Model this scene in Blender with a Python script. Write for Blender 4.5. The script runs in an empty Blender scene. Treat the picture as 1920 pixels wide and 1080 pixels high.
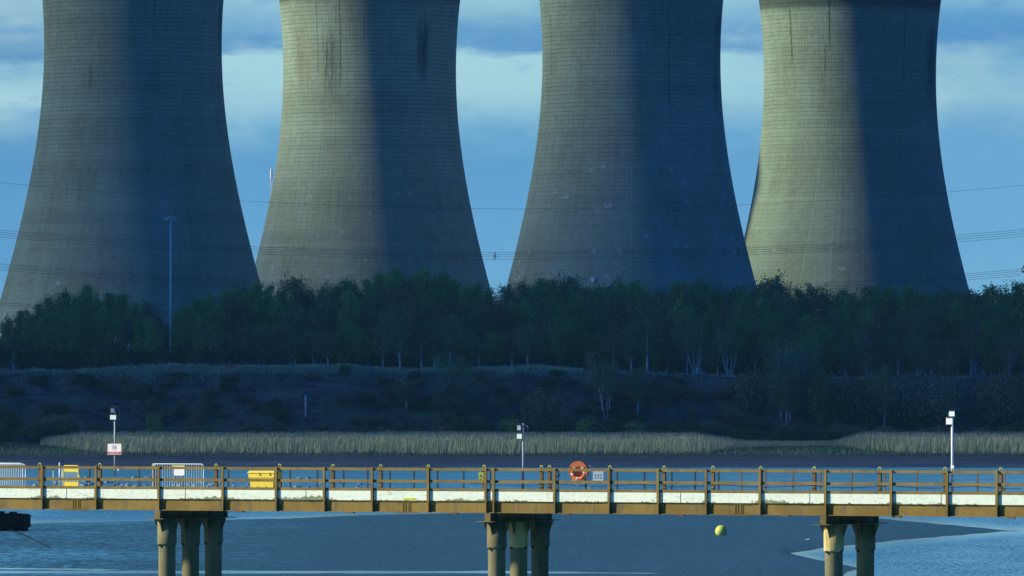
import bpy, math, random
import numpy as np
from mathutils import Vector, Matrix
R = math.radians
S = bpy.context.scene
F = 15400.0            # focal length in pixels of the 1920 px wide photograph
HC = 15.0              # camera height above the river
HY = 740.0             # picture row of the horizon
PITCH = math.atan(200.0 / F)

# ---------------------------------------------------------------- camera
cam = bpy.data.cameras.new('camera'); cam_o = bpy.data.objects.new('camera', cam)
S.collection.objects.link(cam_o)
cam.sensor_width = 36.0; cam.lens = 36.0 * F / 1920.0
cam.clip_start = 1.0; cam.clip_end = 60000.0
cam_o.location = (0, 0, HC); cam_o.rotation_euler = (R(90) + PITCH, 0, 0)
S.camera = cam_o
# ---------------------------------------------------------------- exposure
S.view_settings.view_transform = 'Standard'; S.view_settings.look = 'None'
S.view_settings.exposure = 0.3; S.view_settings.gamma = 1.0
S.cycles.max_bounces = 6; S.cycles.transparent_max_bounces = 24
S.cycles.diffuse_bounces = 2; S.cycles.glossy_bounces = 2
S.cycles.use_denoising = True
# ---------------------------------------------------------------- sun (seen through thin cloud, so a little wide)
SUN_EL, SUN_PHI = 28.0, 4.0         # from the left, a touch behind the camera
sdir = Vector((-math.cos(R(SUN_PHI)) * math.cos(R(SUN_EL)), -math.sin(R(SUN_PHI)) * math.cos(R(SUN_EL)), math.sin(R(SUN_EL))))
sun = bpy.data.lights.new('sun', 'SUN'); sun.energy = 5.0; sun.angle = R(3.5); sun.color = (1.0, 0.95, 0.70)
sun_o = bpy.data.objects.new('sun', sun); S.collection.objects.link(sun_o)
sun_o.location = (-200, 300, 200); sun_o.rotation_euler = sdir.to_track_quat('Z', 'Y').to_euler()


def lin(c):
    return tuple((v / 255.0 / 12.92) if v / 255.0 <= 0.04045 else ((v / 255.0 + 0.055) / 1.055) ** 2.4 for v in c)


# ---------------------------------------------------------------- node helper
class NT:
    def __init__(s, tree):
        s.t = tree; s.n = tree.nodes; s.l = tree.links

    def node(s, kind, **kw):
        n = s.n.new(kind)
        for k, v in kw.items(): setattr(n, k, v)
        return n

    def put(s, sock, v):
        if v is None: return
        if hasattr(v, 'is_linked') or hasattr(v, 'links'): s.l.new(v, sock)
        elif isinstance(v, (tuple, list)) and len(v) == 3 and sock.type == 'RGBA': sock.default_value = (*v, 1)
        else: sock.default_value = v

    def m(s, op, a, b=None, c=None, clamp=False):
        n = s.node('ShaderNodeMath', operation=op, use_clamp=clamp)
        s.put(n.inputs[0], a); s.put(n.inputs[1], b); s.put(n.inputs[2], c)
        return n.outputs[0]

    def sep(s, v):
        n = s.node('ShaderNodeSeparateXYZ'); s.put(n.inputs[0], v); return n.outputs

    def comb(s, x, y, z):
        n = s.node('ShaderNodeCombineXYZ')
        for i, v in enumerate((x, y, z)): s.put(n.inputs[i], v)
        return n.outputs[0]

    def mp(s, v, scale=(1, 1, 1), loc=(0, 0, 0)):
        n = s.node('ShaderNodeMapping'); s.put(n.inputs[0], v)
        n.inputs['Scale'].default_value = scale; n.inputs['Location'].default_value = loc
        return n.outputs[0]

    def noise(s, v, scale=1.0, detail=3.0, rough=0.55, dist=0.0):
        n = s.node('ShaderNodeTexNoise'); s.put(n.inputs['Vector'], v)
        n.inputs['Scale'].default_value = scale; n.inputs['Detail'].default_value = detail
        n.inputs['Roughness'].default_value = rough; n.inputs['Distortion'].default_value = dist
        return n.outputs[0]

    def white(s, v):
        n = s.node('ShaderNodeTexWhiteNoise'); s.put(n.inputs['Vector'], v); return n.outputs[0]

    def ramp(s, f, stops, interp='LINEAR'):
        n = s.node('ShaderNodeValToRGB'); s.put(n.inputs[0], f); cr = n.color_ramp; cr.interpolation = interp
        while len(cr.elements) < len(stops): cr.elements.new(0.5)
        for e, (p, c) in zip(cr.elements, stops):
            e.position = p; e.color = (*c, 1) if isinstance(c, (tuple, list)) else (c, c, c, 1)
        return n.outputs[0]

    def sm(s, v, a, b):
        n = s.node('ShaderNodeMapRange', interpolation_type='SMOOTHSTEP'); s.put(n.inputs[0], v)
        n.inputs[1].default_value = a; n.inputs[2].default_value = b
        return n.outputs[0]

    def mix(s, f, a, b, mode='MIX'):
        n = s.node('ShaderNodeMix', data_type='RGBA', blend_type=mode)
        s.put(n.inputs[0], f); s.put(n.inputs[6], a); s.put(n.inputs[7], b)
        return n.outputs[2]


def mat(name):
    m = bpy.data.materials.new(name); m.use_nodes = True
    t = NT(m.node_tree); b = t.n['Principled BSDF']
    return m, t, b


def bump(t, b, h, strength=0.3, dist=0.1):
    n = t.node('ShaderNodeBump'); n.inputs['Strength'].default_value = strength; n.inputs['Distance'].default_value = dist
    t.put(n.inputs['Height'], h); t.l.new(n.outputs[0], b.inputs['Normal'])


# ---------------------------------------------------------------- sky
W = bpy.data.worlds.new('World'); S.world = W; W.use_nodes = True
t = NT(W.node_tree); bg = t.n['Background']
tc = t.node('ShaderNodeTexCoord').outputs['Generated']
x, y, z = t.sep(tc)[:3]
el = t.m('MULTIPLY', t.m('ARCSINE', z), F)                    # elevation above the horizon, in px of arc
az = t.m('MULTIPLY', t.m('ARCTAN2', x, y), F)
wv = t.comb(t.m('DIVIDE', az, 150.0), t.m('DIVIDE', el, 60.0), 0.0)
n1 = t.noise(wv, 1.0, 4, 0.6)
ewob = t.m('ADD', el, t.m('MULTIPLY', t.m('SUBTRACT', n1, 0.5), 62.0))
fr = t.m('DIVIDE', ewob, 800.0, clamp=True)
K = 0.81                                                       # the exposure lifts everything by a third of a stop
P = lambda py, c: ((HY - py) / 800.0, tuple(v * K for v in lin((c[0] + 7, c[1] + 5, c[2] + 1))))
left = [P(600, (112, 172, 215)), P(480, (96, 160, 210)), P(400, (95, 160, 208)), P(310, (88, 152, 204)), P(262, (98, 160, 205)), P(225, (140, 190, 215)),
        P(180, (176, 218, 229)), P(135, (145, 195, 216)), P(108, (92, 148, 196)), P(60, (135, 180, 208)), P(0, (152, 195, 216))]
mid = [P(600, (116, 180, 222)), P(480, (110, 175, 218)), P(390, (99, 165, 214)), P(300, (95, 160, 209)), P(255, (106, 170, 211)), P(215, (138, 193, 219)),
       P(160, (166, 216, 227)), P(108, (168, 218, 228)), P(90, (92, 152, 204)), P(60, (100, 160, 205)), P(28, (132, 186, 214)), P(0, (150, 200, 220))]
right = [P(600, (124, 188, 226)), P(460, (114, 179, 220)), P(330, (106, 171, 216)), P(262, (104, 169, 214)), P(225, (117, 174, 213)), P(175, (144, 196, 218)),
         P(120, (124, 180, 212)), P(84, (102, 162, 206)), P(70, (86, 148, 204)), P(35, (92, 156, 206)), P(0, (122, 180, 214))]
c = t.mix(t.sm(az, -900, -620), t.ramp(fr, left), t.ramp(fr, mid))
c = t.mix(t.sm(az, 260, 760), c, t.ramp(fr, right))
n2 = t.noise(t.comb(t.m('DIVIDE', az, 210.0), t.m('DIVIDE', el, 90.0), 3.7), 1.0, 5, 0.6)
puff = t.m('MULTIPLY', t.sm(n2, 0.42, 0.72), t.m('MULTIPLY', t.sm(el, 430, 520), 0.50))
c = t.mix(puff, c, tuple(v * K for v in lin((182, 220, 228))))
gap = t.m('MULTIPLY', t.sm(t.noise(t.comb(t.m('DIVIDE', az, 160.0), t.m('DIVIDE', el, 55.0), 8.2), 1.0, 4, 0.6), 0.55, 0.72), t.m('MULTIPLY', t.sm(el, 440, 560), 0.45))
c = t.mix(gap, c, tuple(v * K for v in lin((92, 154, 206))))
sky = t.node('ShaderNodeTexSky', sky_type='NISHITA'); sky.sun_disc = False
sky.sun_elevation = R(SUN_EL); sky.sun_rotation = R(-(90 + SUN_PHI)); sky.altitude = 10
up = t.mix(1.0, sky.outputs[0], (0.0055, 0.032, 0.108), 'MULTIPLY')   # overhead sky darkened to lower the ambient light, daylight at strength 0.1
n3 = t.noise(t.comb(t.m('DIVIDE', az, 1900.0), t.m('DIVIDE', el, 700.0), 9.1), 1.0, 4, 0.6)
band = t.mix(t.sm(n3, 0.4, 0.65), lin((88, 150, 200)), lin((135, 185, 210)))
c = t.mix(t.sm(el, 760, 1300), c, band)
c = t.mix(t.sm(t.m('ABSOLUTE', az), 2200, 7000), c, lin((38, 80, 130)))     # sky outside the view darkened to deepen the shade
c = t.mix(t.sm(el, 1500, 3200), c, up)
t.l.new(c, bg.inputs[0]); bg.inputs[1].default_value = 1.0

# ---------------------------------------------------------------- object helpers
COL = S.collection
rng = random.Random(7)


def link(o, parent=None):
    COL.objects.link(o)
    if parent is not None: o.parent = parent
    return o


def tag(o, label=None, cat=None, group=None, kind=None):
    if label: o['label'] = label
    if cat: o['category'] = cat
    if group: o['group'] = group
    if kind: o['kind'] = kind
    return o


def empty(name, loc=(0, 0, 0), rz=0.0, scale=1.0):
    o = bpy.data.objects.new(name, None); o.location = loc; o.rotation_euler = (0, 0, rz)
    o.scale = (scale,) * 3 if not isinstance(scale, tuple) else scale
    return link(o)


def dup_tree(src, loc, rz, scale=(1, 1, 1)):
    r = src.copy(); COL.objects.link(r); r.location = loc; r.rotation_euler = (0, 0, rz); r.scale = scale
    for ch in list(src.children):
        c_ = ch.copy(); COL.objects.link(c_); c_.parent = r
        for g in list(ch.children):
            d = g.copy(); COL.objects.link(d); d.parent = c_
    return r


class MB:
    def __init__(s): s.v = []; s.f = []

    def add(s, vs, fs):
        o = len(s.v); s.v += [tuple(p) for p in vs]; s.f += [tuple(i + o for i in f) for f in fs]; return s

    def box(s, x0, x1, y0, y1, z0, z1):
        return s.add([(x0, y0, z0), (x1, y0, z0), (x1, y1, z0), (x0, y1, z0), (x0, y0, z1), (x1, y0, z1), (x1, y1, z1), (x0, y1, z1)],
                     [(3, 2, 1, 0), (4, 5, 6, 7), (0, 1, 5, 4), (1, 2, 6, 5), (2, 3, 7, 6), (3, 0, 4, 7)])

    def tube(s, pts, r, n=8, caps=True):
        pts = [Vector(p) for p in pts]
        rs = r if isinstance(r, (list, tuple)) else [r] * len(pts)
        vs = []; ref = None
        for i, p in enumerate(pts):
            d = (pts[min(i + 1, len(pts) - 1)] - pts[max(i - 1, 0)]).normalized()
            if ref is None: ref = Vector((0, 0, 1)) if abs(d.z) < 0.9 else Vector((1, 0, 0))
            u = ref - d * ref.dot(d)
            if u.length < 1e-4: u = d.orthogonal()
            u.normalize(); w = d.cross(u); ref = u
            vs += [p + (u * math.cos(2 * math.pi * k / n) + w * math.sin(2 * math.pi * k / n)) * rs[i] for k in range(n)]
        fs = [(i * n + k, i * n + (k + 1) % n, (i + 1) * n + (k + 1) % n, (i + 1) * n + k) for i in range(len(pts) - 1) for k in range(n)]
        if caps: fs += [tuple(range(n))[::-1], tuple(range((len(pts) - 1) * n, len(pts) * n))]
        return s.add(vs, fs)

    def lathe(s, prof, n=24, cx=0, cy=0, a0=0.0):
        vs = [(cx + r * math.cos(a0 + 2 * math.pi * k / n), cy + r * math.sin(a0 + 2 * math.pi * k / n), z_) for r, z_ in prof for k in range(n)]
        fs = [(i * n + k, i * n + (k + 1) % n, (i + 1) * n + (k + 1) % n, (i + 1) * n + k) for i in range(len(prof) - 1) for k in range(n)]
        return s.add(vs, fs)

    def build(s, name, m, parent=None, smooth=False):
        me = bpy.data.meshes.new(name); me.from_pydata(s.v, [], s.f); me.validate(); me.update()
        if m: me.materials.append(m)
        if smooth: me.polygons.foreach_set('use_smooth', [True] * len(me.polygons))
        return link(bpy.data.objects.new(name, me), parent)


def mesh_np(name, verts, faces, m, parent=None, smooth=False, k=4):
    me = bpy.data.meshes.new(name); nf = len(faces)
    me.vertices.add(len(verts)); me.vertices.foreach_set('co', np.asarray(verts, np.float32).ravel())
    me.loops.add(nf * k); me.loops.foreach_set('vertex_index', np.asarray(faces, np.int32).ravel())
    me.polygons.add(nf); me.polygons.foreach_set('loop_start', np.arange(0, nf * k, k, dtype=np.int32))
    me.polygons.foreach_set('loop_total', np.full(nf, k, np.int32))
    if smooth: me.polygons.foreach_set('use_smooth', np.ones(nf, bool))
    me.update(calc_edges=True)
    if m: me.materials.append(m)
    return link(bpy.data.objects.new(name, me), parent)


def PX(px, Y): return (px - 960.0) / F * Y                 # east-west place of something at distance Y
def PZ(py, Y): return HC + (HY - py) / F * Y               # its height


# ---------------------------------------------------------------- materials
def simple(name, col, rough=0.6, var=0.15, scale=6.0, metal=0.0, spec=0.4, vertical=False):
    m, t, b = mat(name)
    tcn = t.node('ShaderNodeTexCoord').outputs['Object']
    n = t.noise(t.mp(tcn, (1, 1, 0.15 if vertical else 1)), scale, 4, 0.6)
    c = t.mix(t.ramp(n, [(0.3, 0.0), (0.7, 1.0)]), tuple(v * (1 - var) for v in col), tuple(min(1, v * (1 + var)) for v in col))
    t.l.new(c, b.inputs['Base Color']); b.inputs['Roughness'].default_value = rough
    b.inputs['Metallic'].default_value = metal; b.inputs['Specular IOR Level'].default_value = spec
    return m


def rust_mat(name, base, dark, seed=0.0):
    m, t, b = mat(name)
    tcn = t.mp(t.node('ShaderNodeTexCoord').outputs['Object'], (1, 1, 1), (seed, 0, 0))
    big = t.noise(tcn, 0.55, 3, 0.6); fine = t.noise(tcn, 9.0, 5, 0.7)
    streak = t.noise(t.mp(tcn, (3.5, 3.5, 0.35)), 1.0, 4, 0.65)
    c = t.mix(t.sm(big, 0.35, 0.65), base, tuple(v * q for v, q in zip(base, (0.72, 0.68, 0.6))))
    c = t.mix(t.m('MULTIPLY', t.sm(streak, 0.48, 0.70), 0.8), c, dark)
    c = t.mix(t.m('MULTIPLY', t.sm(fine, 0.5, 0.8), 0.45), c, tuple(v * 1.25 for v in base))
    t.l.new(c, b.inputs['Base Color']); b.inputs['Roughness'].default_value = 0.75; b.inputs['Specular IOR Level'].default_value = 0.25
    bump(t, b, fine, 0.25, 0.02)
    return m


M_STEEL = rust_mat('painted_steel', (0.275, 0.185, 0.042), (0.13, 0.095, 0.06))
M_STEELD = rust_mat('weathered_steel', (0.20, 0.125, 0.05), (0.09, 0.06, 0.035), 3.0)
M_PILE = rust_mat('pile_steel', (0.22, 0.20, 0.10), (0.06, 0.065, 0.035), 5.0)
M_CREAM = rust_mat('peeling_coating', (0.75, 0.60, 0.26), (0.16, 0.12, 0.03), 8.0)
M_CAP = rust_mat('cap_steel', (0.22, 0.16, 0.06), (0.08, 0.06, 0.03), 2.0)
M_YEL = simple('yellow_plastic', (0.85, 0.66, 0.07), 0.6, 0.10, 5)
M_YEL2 = simple('yellow_green_paint', (0.62, 0.62, 0.05), 0.6, 0.1, 5)
M_GALV = simple('galvanised_steel', (0.66, 0.76, 0.74), 0.45, 0.12, 8, 0.2)
M_WHITE = simple('white_paint', (0.85, 0.86, 0.84), 0.5, 0.05, 5)
M_BLUEW = simple('pale_board', (0.48, 0.62, 0.72), 0.6, 0.05, 5)
M_GREY = simple('grey_pole', (0.36, 0.42, 0.44), 0.5, 0.1, 6)
M_BLACK = simple('black_rubber', (0.02, 0.022, 0.025), 0.7, 0.2, 6)
M_SHADED = simple('shaded_black', (0.006, 0.007, 0.008), 0.9, 0.2, 6, 0.0, 0.1)  # near black, the pontoon's shaded faces put into the colour
M_MAST = simple('pale_mast_steel', (0.56, 0.76, 0.66), 0.5, 0.05, 1)
M_INK = simple('ink', (0.03, 0.05, 0.09), 0.7, 0.05, 6)
M_RED = simple('sign_red', (0.55, 0.05, 0.05), 0.6, 0.05, 6)
M_ORANGE = simple('orange_plastic', (0.85, 0.20, 0.03), 0.5, 0.08, 4)
M_ORANGED = simple('faded_orange_shell', (0.60, 0.16, 0.05), 0.6, 0.1, 4)
M_ROPE = simple('rope', (0.62, 0.42, 0.26), 0.9, 0.1, 20)
M_BUOY = simple('buoy_yellow', (0.62, 0.68, 0.10), 0.5, 0.12, 2)
M_WIRE = simple('wire', (0.045, 0.05, 0.06), 0.6, 0.05, 1)


def kerb_mat():
    m, t, b = mat('kerb_concrete')
    tcn = t.node('ShaderNodeTexCoord').outputs['Object']; X, Y_, Z = t.sep(tcn)[:3]
    n = t.noise(tcn, 5.0, 5, 0.65); big = t.noise(tcn, 0.45, 2, 0.5)
    c = t.mix(t.sm(n, 0.4, 0.8), (0.84, 0.88, 0.70), (0.70, 0.75, 0.60))
    h = t.m('ADD', t.m('MULTIPLY', t.m('SUBTRACT', Z, 10.46), 3.2), t.m('MULTIPLY', t.m('SUBTRACT', 0.56, big), 2.6))
    moss = t.sm(t.m('ADD', h, t.m('MULTIPLY', t.m('SUBTRACT', n, 0.5), 1.5)), 0.25, 0.10)
    c = t.mix(moss, c, (0.22, 0.25, 0.15))
    sp = t.noise(t.mp(tcn, (1.2, 1, 5)), 1.3, 4, 0.7, 1.5)
    c = t.mix(t.m('MULTIPLY', t.sm(sp, 0.57, 0.66), 0.65), c, (0.36, 0.36, 0.24))
    joint = t.m('LESS_THAN', t.m('FRACT', t.m('DIVIDE', t.m('ADD', X, 22.45), 6.1)), 0.006)
    c = t.mix(joint, c, (0.05, 0.05, 0.04))
    t.l.new(c, b.inputs['Base Color']); b.inputs['Roughness'].default_value = 0.9
    bump(t, b, n, 0.4, 0.03)
    return m


M_KERB = kerb_mat()
M_DECK = simple('deck_concrete', (0.35, 0.35, 0.31), 0.9, 0.2, 2)


def tower_mat(name, seed, lines, patches, pale, pale_z, cracks, warm=1.0, tone=1.0):
    """weathered shell concrete: casting lifts, ribs, drip stains, repair patches"""
    m, t, b = mat(name)
    tcn = t.node('ShaderNodeTexCoord').outputs['Object']; X, Y_, Z = t.sep(tcn)[:3]
    ang = t.m('ARCTAN2', X, t.m('MULTIPLY', Y_, -1.0))               # 0 faces the camera, + to the east
    NV, HL = 150 / (2 * math.pi), 1.24
    ua = t.m('MULTIPLY', ang, NV); uz = t.m('DIVIDE', Z, HL)
    sv = t.comb(t.m('MULTIPLY', ang, 26.0), Z, seed)
    large = t.noise(t.mp(sv, (0.09, 0.035, 1)), 1.0, 4, 0.6)
    drip = t.noise(t.mp(sv, (1.1, 0.025, 1)), 1.0, 5, 0.7)
    fine = t.noise(t.mp(sv, (1.2, 1.2, 1)), 1.0, 3, 0.7)
    course = t.white(t.comb(t.m('FLOOR', uz), seed, 1.0))
    course2 = t.noise(t.comb(seed, t.m('FLOOR', uz), 0.0), 0.13, 2)
    panel = t.white(t.comb(t.m('FLOOR', ua), t.m('FLOOR', uz), seed))
    v = t.m('ADD', t.m('MULTIPLY', t.m('SUBTRACT', large, 0.5), 0.85), 1.0)
    v = t.m('ADD', v, t.m('MULTIPLY', t.m('SUBTRACT', drip, 0.5), 0.55))
    v = t.m('ADD', v, t.m('MULTIPLY', t.m('SUBTRACT', fine, 0.5), 0.30))
    v = t.m('ADD', v, t.m('MULTIPLY', t.m('SUBTRACT', panel, 0.5), 0.13))
    v = t.m('ADD', v, t.m('MULTIPLY', t.m('SUBTRACT', course, 0.5), 0.10))
    v = t.m('ADD', v, t.m('MULTIPLY', t.m('SUBTRACT', course2, 0.5), 0.5))
    fz = t.m('FRACT', uz); fa = t.m('FRACT', ua)
    jz = t.sm(t.m('ABSOLUTE', t.m('SUBTRACT', fz, 0.5)), 0.36, 0.47)
    ja = t.sm(t.m('ABSOLUTE', t.m('SUBTRACT', fa, 0.5)), 0.42, 0.49)
    upf = t.sm(Z, 40.0, 85.0)
    jw = t.m('MULTIPLY', jz, t.m('ADD', 0.16, t.m('MULTIPLY', upf, 0.38)))
    jw = t.m('MULTIPLY', jw, t.sm(t.noise(t.mp(sv, (0.3, 0.6, 1)), 1.0, 3), 0.25, 0.6))
    jv = t.m('MULTIPLY', t.m('MULTIPLY', ja, t.m('MULTIPLY', upf, 0.50)), t.sm(t.noise(t.mp(sv, (0.16, 0.10, 1), (0, 0, 3)), 1.0, 3), 0.36, 0.60))
    v = t.m('MULTIPLY', v, t.m('SUBTRACT', 1.0, t.m('MAXIMUM', jw, jv)))
    # short damp bleeding below joints near the throat
    bleed = t.m('MULTIPLY', t.sm(t.noise(t.mp(sv, (2.2, 0.28, 1), (0, 0, 5)), 1.0, 2), 0.70, 0.80), t.m('MULTIPLY', upf, 0.4))
    v = t.m('MULTIPLY', v, t.m('SUBTRACT', 1.0, bleed))
    # dark vertical runs: (angle, z top, z bottom)
    wob = t.m('MULTIPLY', t.m('SUBTRACT', t.noise(t.mp(sv, (0, 0.4, 1)), 1.0, 3), 0.5), 0.03)
    for a, z1, z0, w, d in lines:
        k = t.sm(t.m('ABSOLUTE', t.m('SUBTRACT', t.m('ADD', ang, wob), a)), w, w * 0.3)
        k = t.m('MULTIPLY', k, t.m('MULTIPLY', t.sm(Z, z0, z0 + 6), t.sm(Z, z1 + 4, z1)))
        k = t.m('MULTIPLY', k, t.sm(t.noise(t.mp(sv, (0.5, 0.7, 1)), 1.0, 3), 0.25, 0.55))
        v = t.m('MULTIPLY', v, t.m('SUBTRACT', 1.0, t.m('MULTIPLY', k, d)))
    for a, aw, z1, z0, d in patches:
        k = t.m('MULTIPLY', t.sm(t.m('ABSOLUTE', t.m('SUBTRACT', ang, a)), aw * 1.3, aw * 0.2), t.m('MULTIPLY', t.sm(Z, z0, z0 + 16), t.sm(Z, z1 + 3, z1 - 5)))
        q = t.sm(t.m('ADD', t.m('MULTIPLY', t.noise(t.mp(sv, (1.6, 0.07, 1), (0, 0, 8)), 1.0, 4, 0.7), .7), t.m('MULTIPLY', t.noise(t.mp(sv, (0.8, 0.8, 1), (0, 0, 2)), 1.0, 4, 0.7), .3)), 0.37, 0.55)
        v = t.m('MULTIPLY', v, t.m('SUBTRACT', 1.0, t.m('MULTIPLY', t.m('MULTIPLY', k, q), d)))
    # dark band under the rim, the rim's shade painted into the concrete
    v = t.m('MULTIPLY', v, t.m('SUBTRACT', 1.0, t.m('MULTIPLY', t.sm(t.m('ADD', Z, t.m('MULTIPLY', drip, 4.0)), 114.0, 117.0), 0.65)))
    v = t.m('MULTIPLY', v, tone)  # darkens some towers, putting missing shade from clouds into their concrete colour
    c = t.mix(1.0, (0.345 * warm, 0.425, 0.27), t.comb(v, v, v), 'MULTIPLY')
    c = t.mix(t.m('MULTIPLY', t.sm(large, 0.35, 0.6), 0.35), c, t.mix(1.0, (0.26, 0.39, 0.31), t.comb(v, v, v), 'MULTIPLY'))
    # small pale repairs
    cell = t.comb(t.m('FLOOR', t.m('MULTIPLY', ang, 22.0)), t.m('FLOOR', t.m('DIVIDE', Z, 1.5)), seed + 2)
    rare = t.m('GREATER_THAN', t.white(cell), 1.0 - pale)
    rare = t.m('MULTIPLY', rare, t.m('MULTIPLY', t.sm(t.noise(t.mp(sv, (0.12, 0.12, 1)), 1.0, 2), 0.47, 0.56), t.m('GREATER_THAN', fine, 0.5)))
    rare = t.m('MULTIPLY', rare, t.m('MULTIPLY', t.m('LESS_THAN', Z, pale_z), 0.55))
    c = t.mix(rare, c, (0.62, 0.68, 0.66))
    for a, slope, z1, z0 in cracks:
        aa = t.m('ADD', t.m('ADD', a, t.m('MULTIPLY', t.m('SUBTRACT', Z, z0), slope)), wob)
        k = t.m('LESS_THAN', t.m('ABSOLUTE', t.m('SUBTRACT', ang, aa)), 0.0045)
        k = t.m('MULTIPLY', k, t.m('MULTIPLY', t.m('GREATER_THAN', Z, z0), t.m('LESS_THAN', Z, z1)))
        k = t.m('MULTIPLY', k, t.m('MULTIPLY', t.sm(t.noise(t.mp(sv, (0, 0.5, 1)), 1.0, 3), 0.35, 0.6), 0.5))
        c = t.mix(k, c, (0.55, 0.58, 0.52))
    t.l.new(c, b.inputs['Base Color']); b.inputs['Roughness'].default_value = 0.95; b.inputs['Specular IOR Level'].default_value = 0.1
    return m


def water_mat():
    m, t, b = mat('river_water')
    g = t.node('ShaderNodeNewGeometry').outputs['Position']; X, Y_, Z = t.sep(g)[:3]
    calm = t.node('ShaderNodeAttribute', attribute_name='calm').outputs['Fac']
    # ripples: each a metre or so across and several metres deep along the line of sight from the bank
    r1 = t.noise(t.mp(g, (2.2, 0.30, 1)), 1.0, 5, 0.85)
    r2 = t.noise(t.mp(g, (0.11, 0.03, 1)), 1.0, 4, 0.6)
    k = t.sm(t.m('ADD', t.m('MULTIPLY', r1, 0.8), t.m('MULTIPLY', r2, 0.2)), 0.38, 0.60)
    k = t.m('MAXIMUM', k, t.sm(calm, 0.05, 0.55))
    t.l.new(t.mix(k, (0.012, 0.085, 0.13), (0.09, 0.36, 0.48)), b.inputs['Base Color'])
    t.l.new(t.mix(t.sm(calm, 0.35, 0.95), t.mix(k, (0.012, 0.085, 0.13), (0.09, 0.36, 0.48)), (0.34, 0.62, 0.66)), b.inputs['Base Color'])   # ripple lights and the calm edge's sky reflection painted into the colour
    t.put(b.inputs['Roughness'], t.m('SUBTRACT', t.ramp(k, [(0.0, 0.40), (1.0, 0.16)]), t.m('MULTIPLY', calm, 0.03)))
    b.inputs['IOR'].default_value = 1.33; b.inputs['Specular IOR Level'].default_value = 0.5
    n = t.node('ShaderNodeBump'); t.put(n.inputs['Strength'], t.m('MULTIPLY', t.m('SUBTRACT', 1.0, t.m('MULTIPLY', calm, 0.55)), 0.42)); n.inputs['Distance'].default_value = 0.12
    t.put(n.inputs['Height'], t.m('ADD', r1, r2)); t.l.new(n.outputs[0], b.inputs['Normal'])
    return m


def mud_mat():
    m, t, b = mat('wet_mud')
    g = t.node('ShaderNodeNewGeometry').outputs['Position']; X, Y_, Z = t.sep(g)[:3]
    n = t.noise(t.mp(g, (3.0, 0.34, 1)), 1.0, 5, 0.85); big = t.noise(t.mp(g, (0.035, 0.018, 1)), 1.0, 4, 0.65)
    n2 = t.noise(t.mp(g, (1.1, 0.28, 1), (3, 3, 0)), 1.0, 5, 0.75)
    west = t.sm(X, -14.0, -42.0)                                    # wetter, puddled ground towards the left
    c = t.mix(t.sm(n, 0.32, 0.68), (0.004, 0.036, 0.055), (0.020, 0.110, 0.160))
    c = t.mix(t.m('MULTIPLY', t.sm(big, 0.35, 0.65), 0.55), c, (0.012, 0.058, 0.10))
    gl = t.m('MULTIPLY', t.sm(t.m('ADD', t.m('MULTIPLY', n2, 0.7), t.m('MULTIPLY', big, 0.3)), 0.44, 0.62), t.m('ADD', 0.14, t.m('MULTIPLY', west, 0.78)))
    c = t.mix(gl, c, (0.07, 0.28, 0.36))  # wet sheen and glints painted into the mud colour
    t.l.new(c, b.inputs['Base Color']); t.put(b.inputs['Roughness'], t.m('SUBTRACT', 0.72, t.m('MULTIPLY', gl, 0.5)))
    b.inputs['Specular IOR Level'].default_value = 0.3
    bump(t, b, n, 0.6, 0.10)
    return m


def ground_mat():
    m, t, b = mat('bank_soil')
    g = t.node('ShaderNodeNewGeometry').outputs['Position']; X, Y_, Z = t.sep(g)[:3]
    n = t.noise(g, 0.16, 5, 0.65); f = t.noise(t.mp(g, (1, 1, 1)), 1.1, 5, 0.7); st = t.noise(t.mp(g, (0.5, 0.5, 0.08)), 1.0, 4, 0.6)
    soil = t.mix(t.sm(st, 0.4, 0.6), (0.075, 0.080, 0.070), (0.022, 0.030, 0.032))
    grs = t.mix(t.sm(f, 0.3, 0.7), (0.04, 0.08, 0.04), (0.10, 0.15, 0.08))
    c = t.mix(t.sm(n, 0.44, 0.60), soil, grs)
    c = t.mix(t.sm(t.m('ADD', Z, t.m('MULTIPLY', n, 1.6)), 20.3, 21.3), c, (0.17, 0.20, 0.10))
    path = t.m('MULTIPLY', t.sm(t.noise(t.mp(g, (0.05, 0.05, 0.35), (2, 0, 1)), 1.0, 3, 0.5, 0.8), 0.60, 0.66), t.sm(Z, 9, 12))
    c = t.mix(t.m('MULTIPLY', path, 0.5), c, (0.17, 0.16, 0.13))
    wet = t.noise(t.mp(g, (0.03, 0.22, 0.5)), 1.0, 4, 0.65)
    mudc = t.mix(t.sm(wet, 0.40, 0.65), (0.008, 0.016, 0.026), (0.03, 0.06, 0.08))
    mudc = t.mix(t.m('MULTIPLY', t.sm(Z, 0.9, 1.5), t.sm(st, 0.4, 0.6)), mudc, (0.012, 0.030, 0.036))
    c = t.mix(t.sm(Z, 2.8, 1.7), c, mudc)
    c = t.mix(t.sm(Y_, 1905, 1925), c, (0.03, 0.035, 0.04))       # unseen ground behind the wood, darkened to cut sunlit bounce
    t.l.new(c, b.inputs['Base Color'])
    t.put(b.inputs['Roughness'], t.ramp(t.m('DIVIDE', Z, 3.0), [(0.2, 0.55), (0.7, 0.95)])); b.inputs['Specular IOR Level'].default_value = 0.3
    bump(t, b, f, 0.8, 0.5)
    return m


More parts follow.
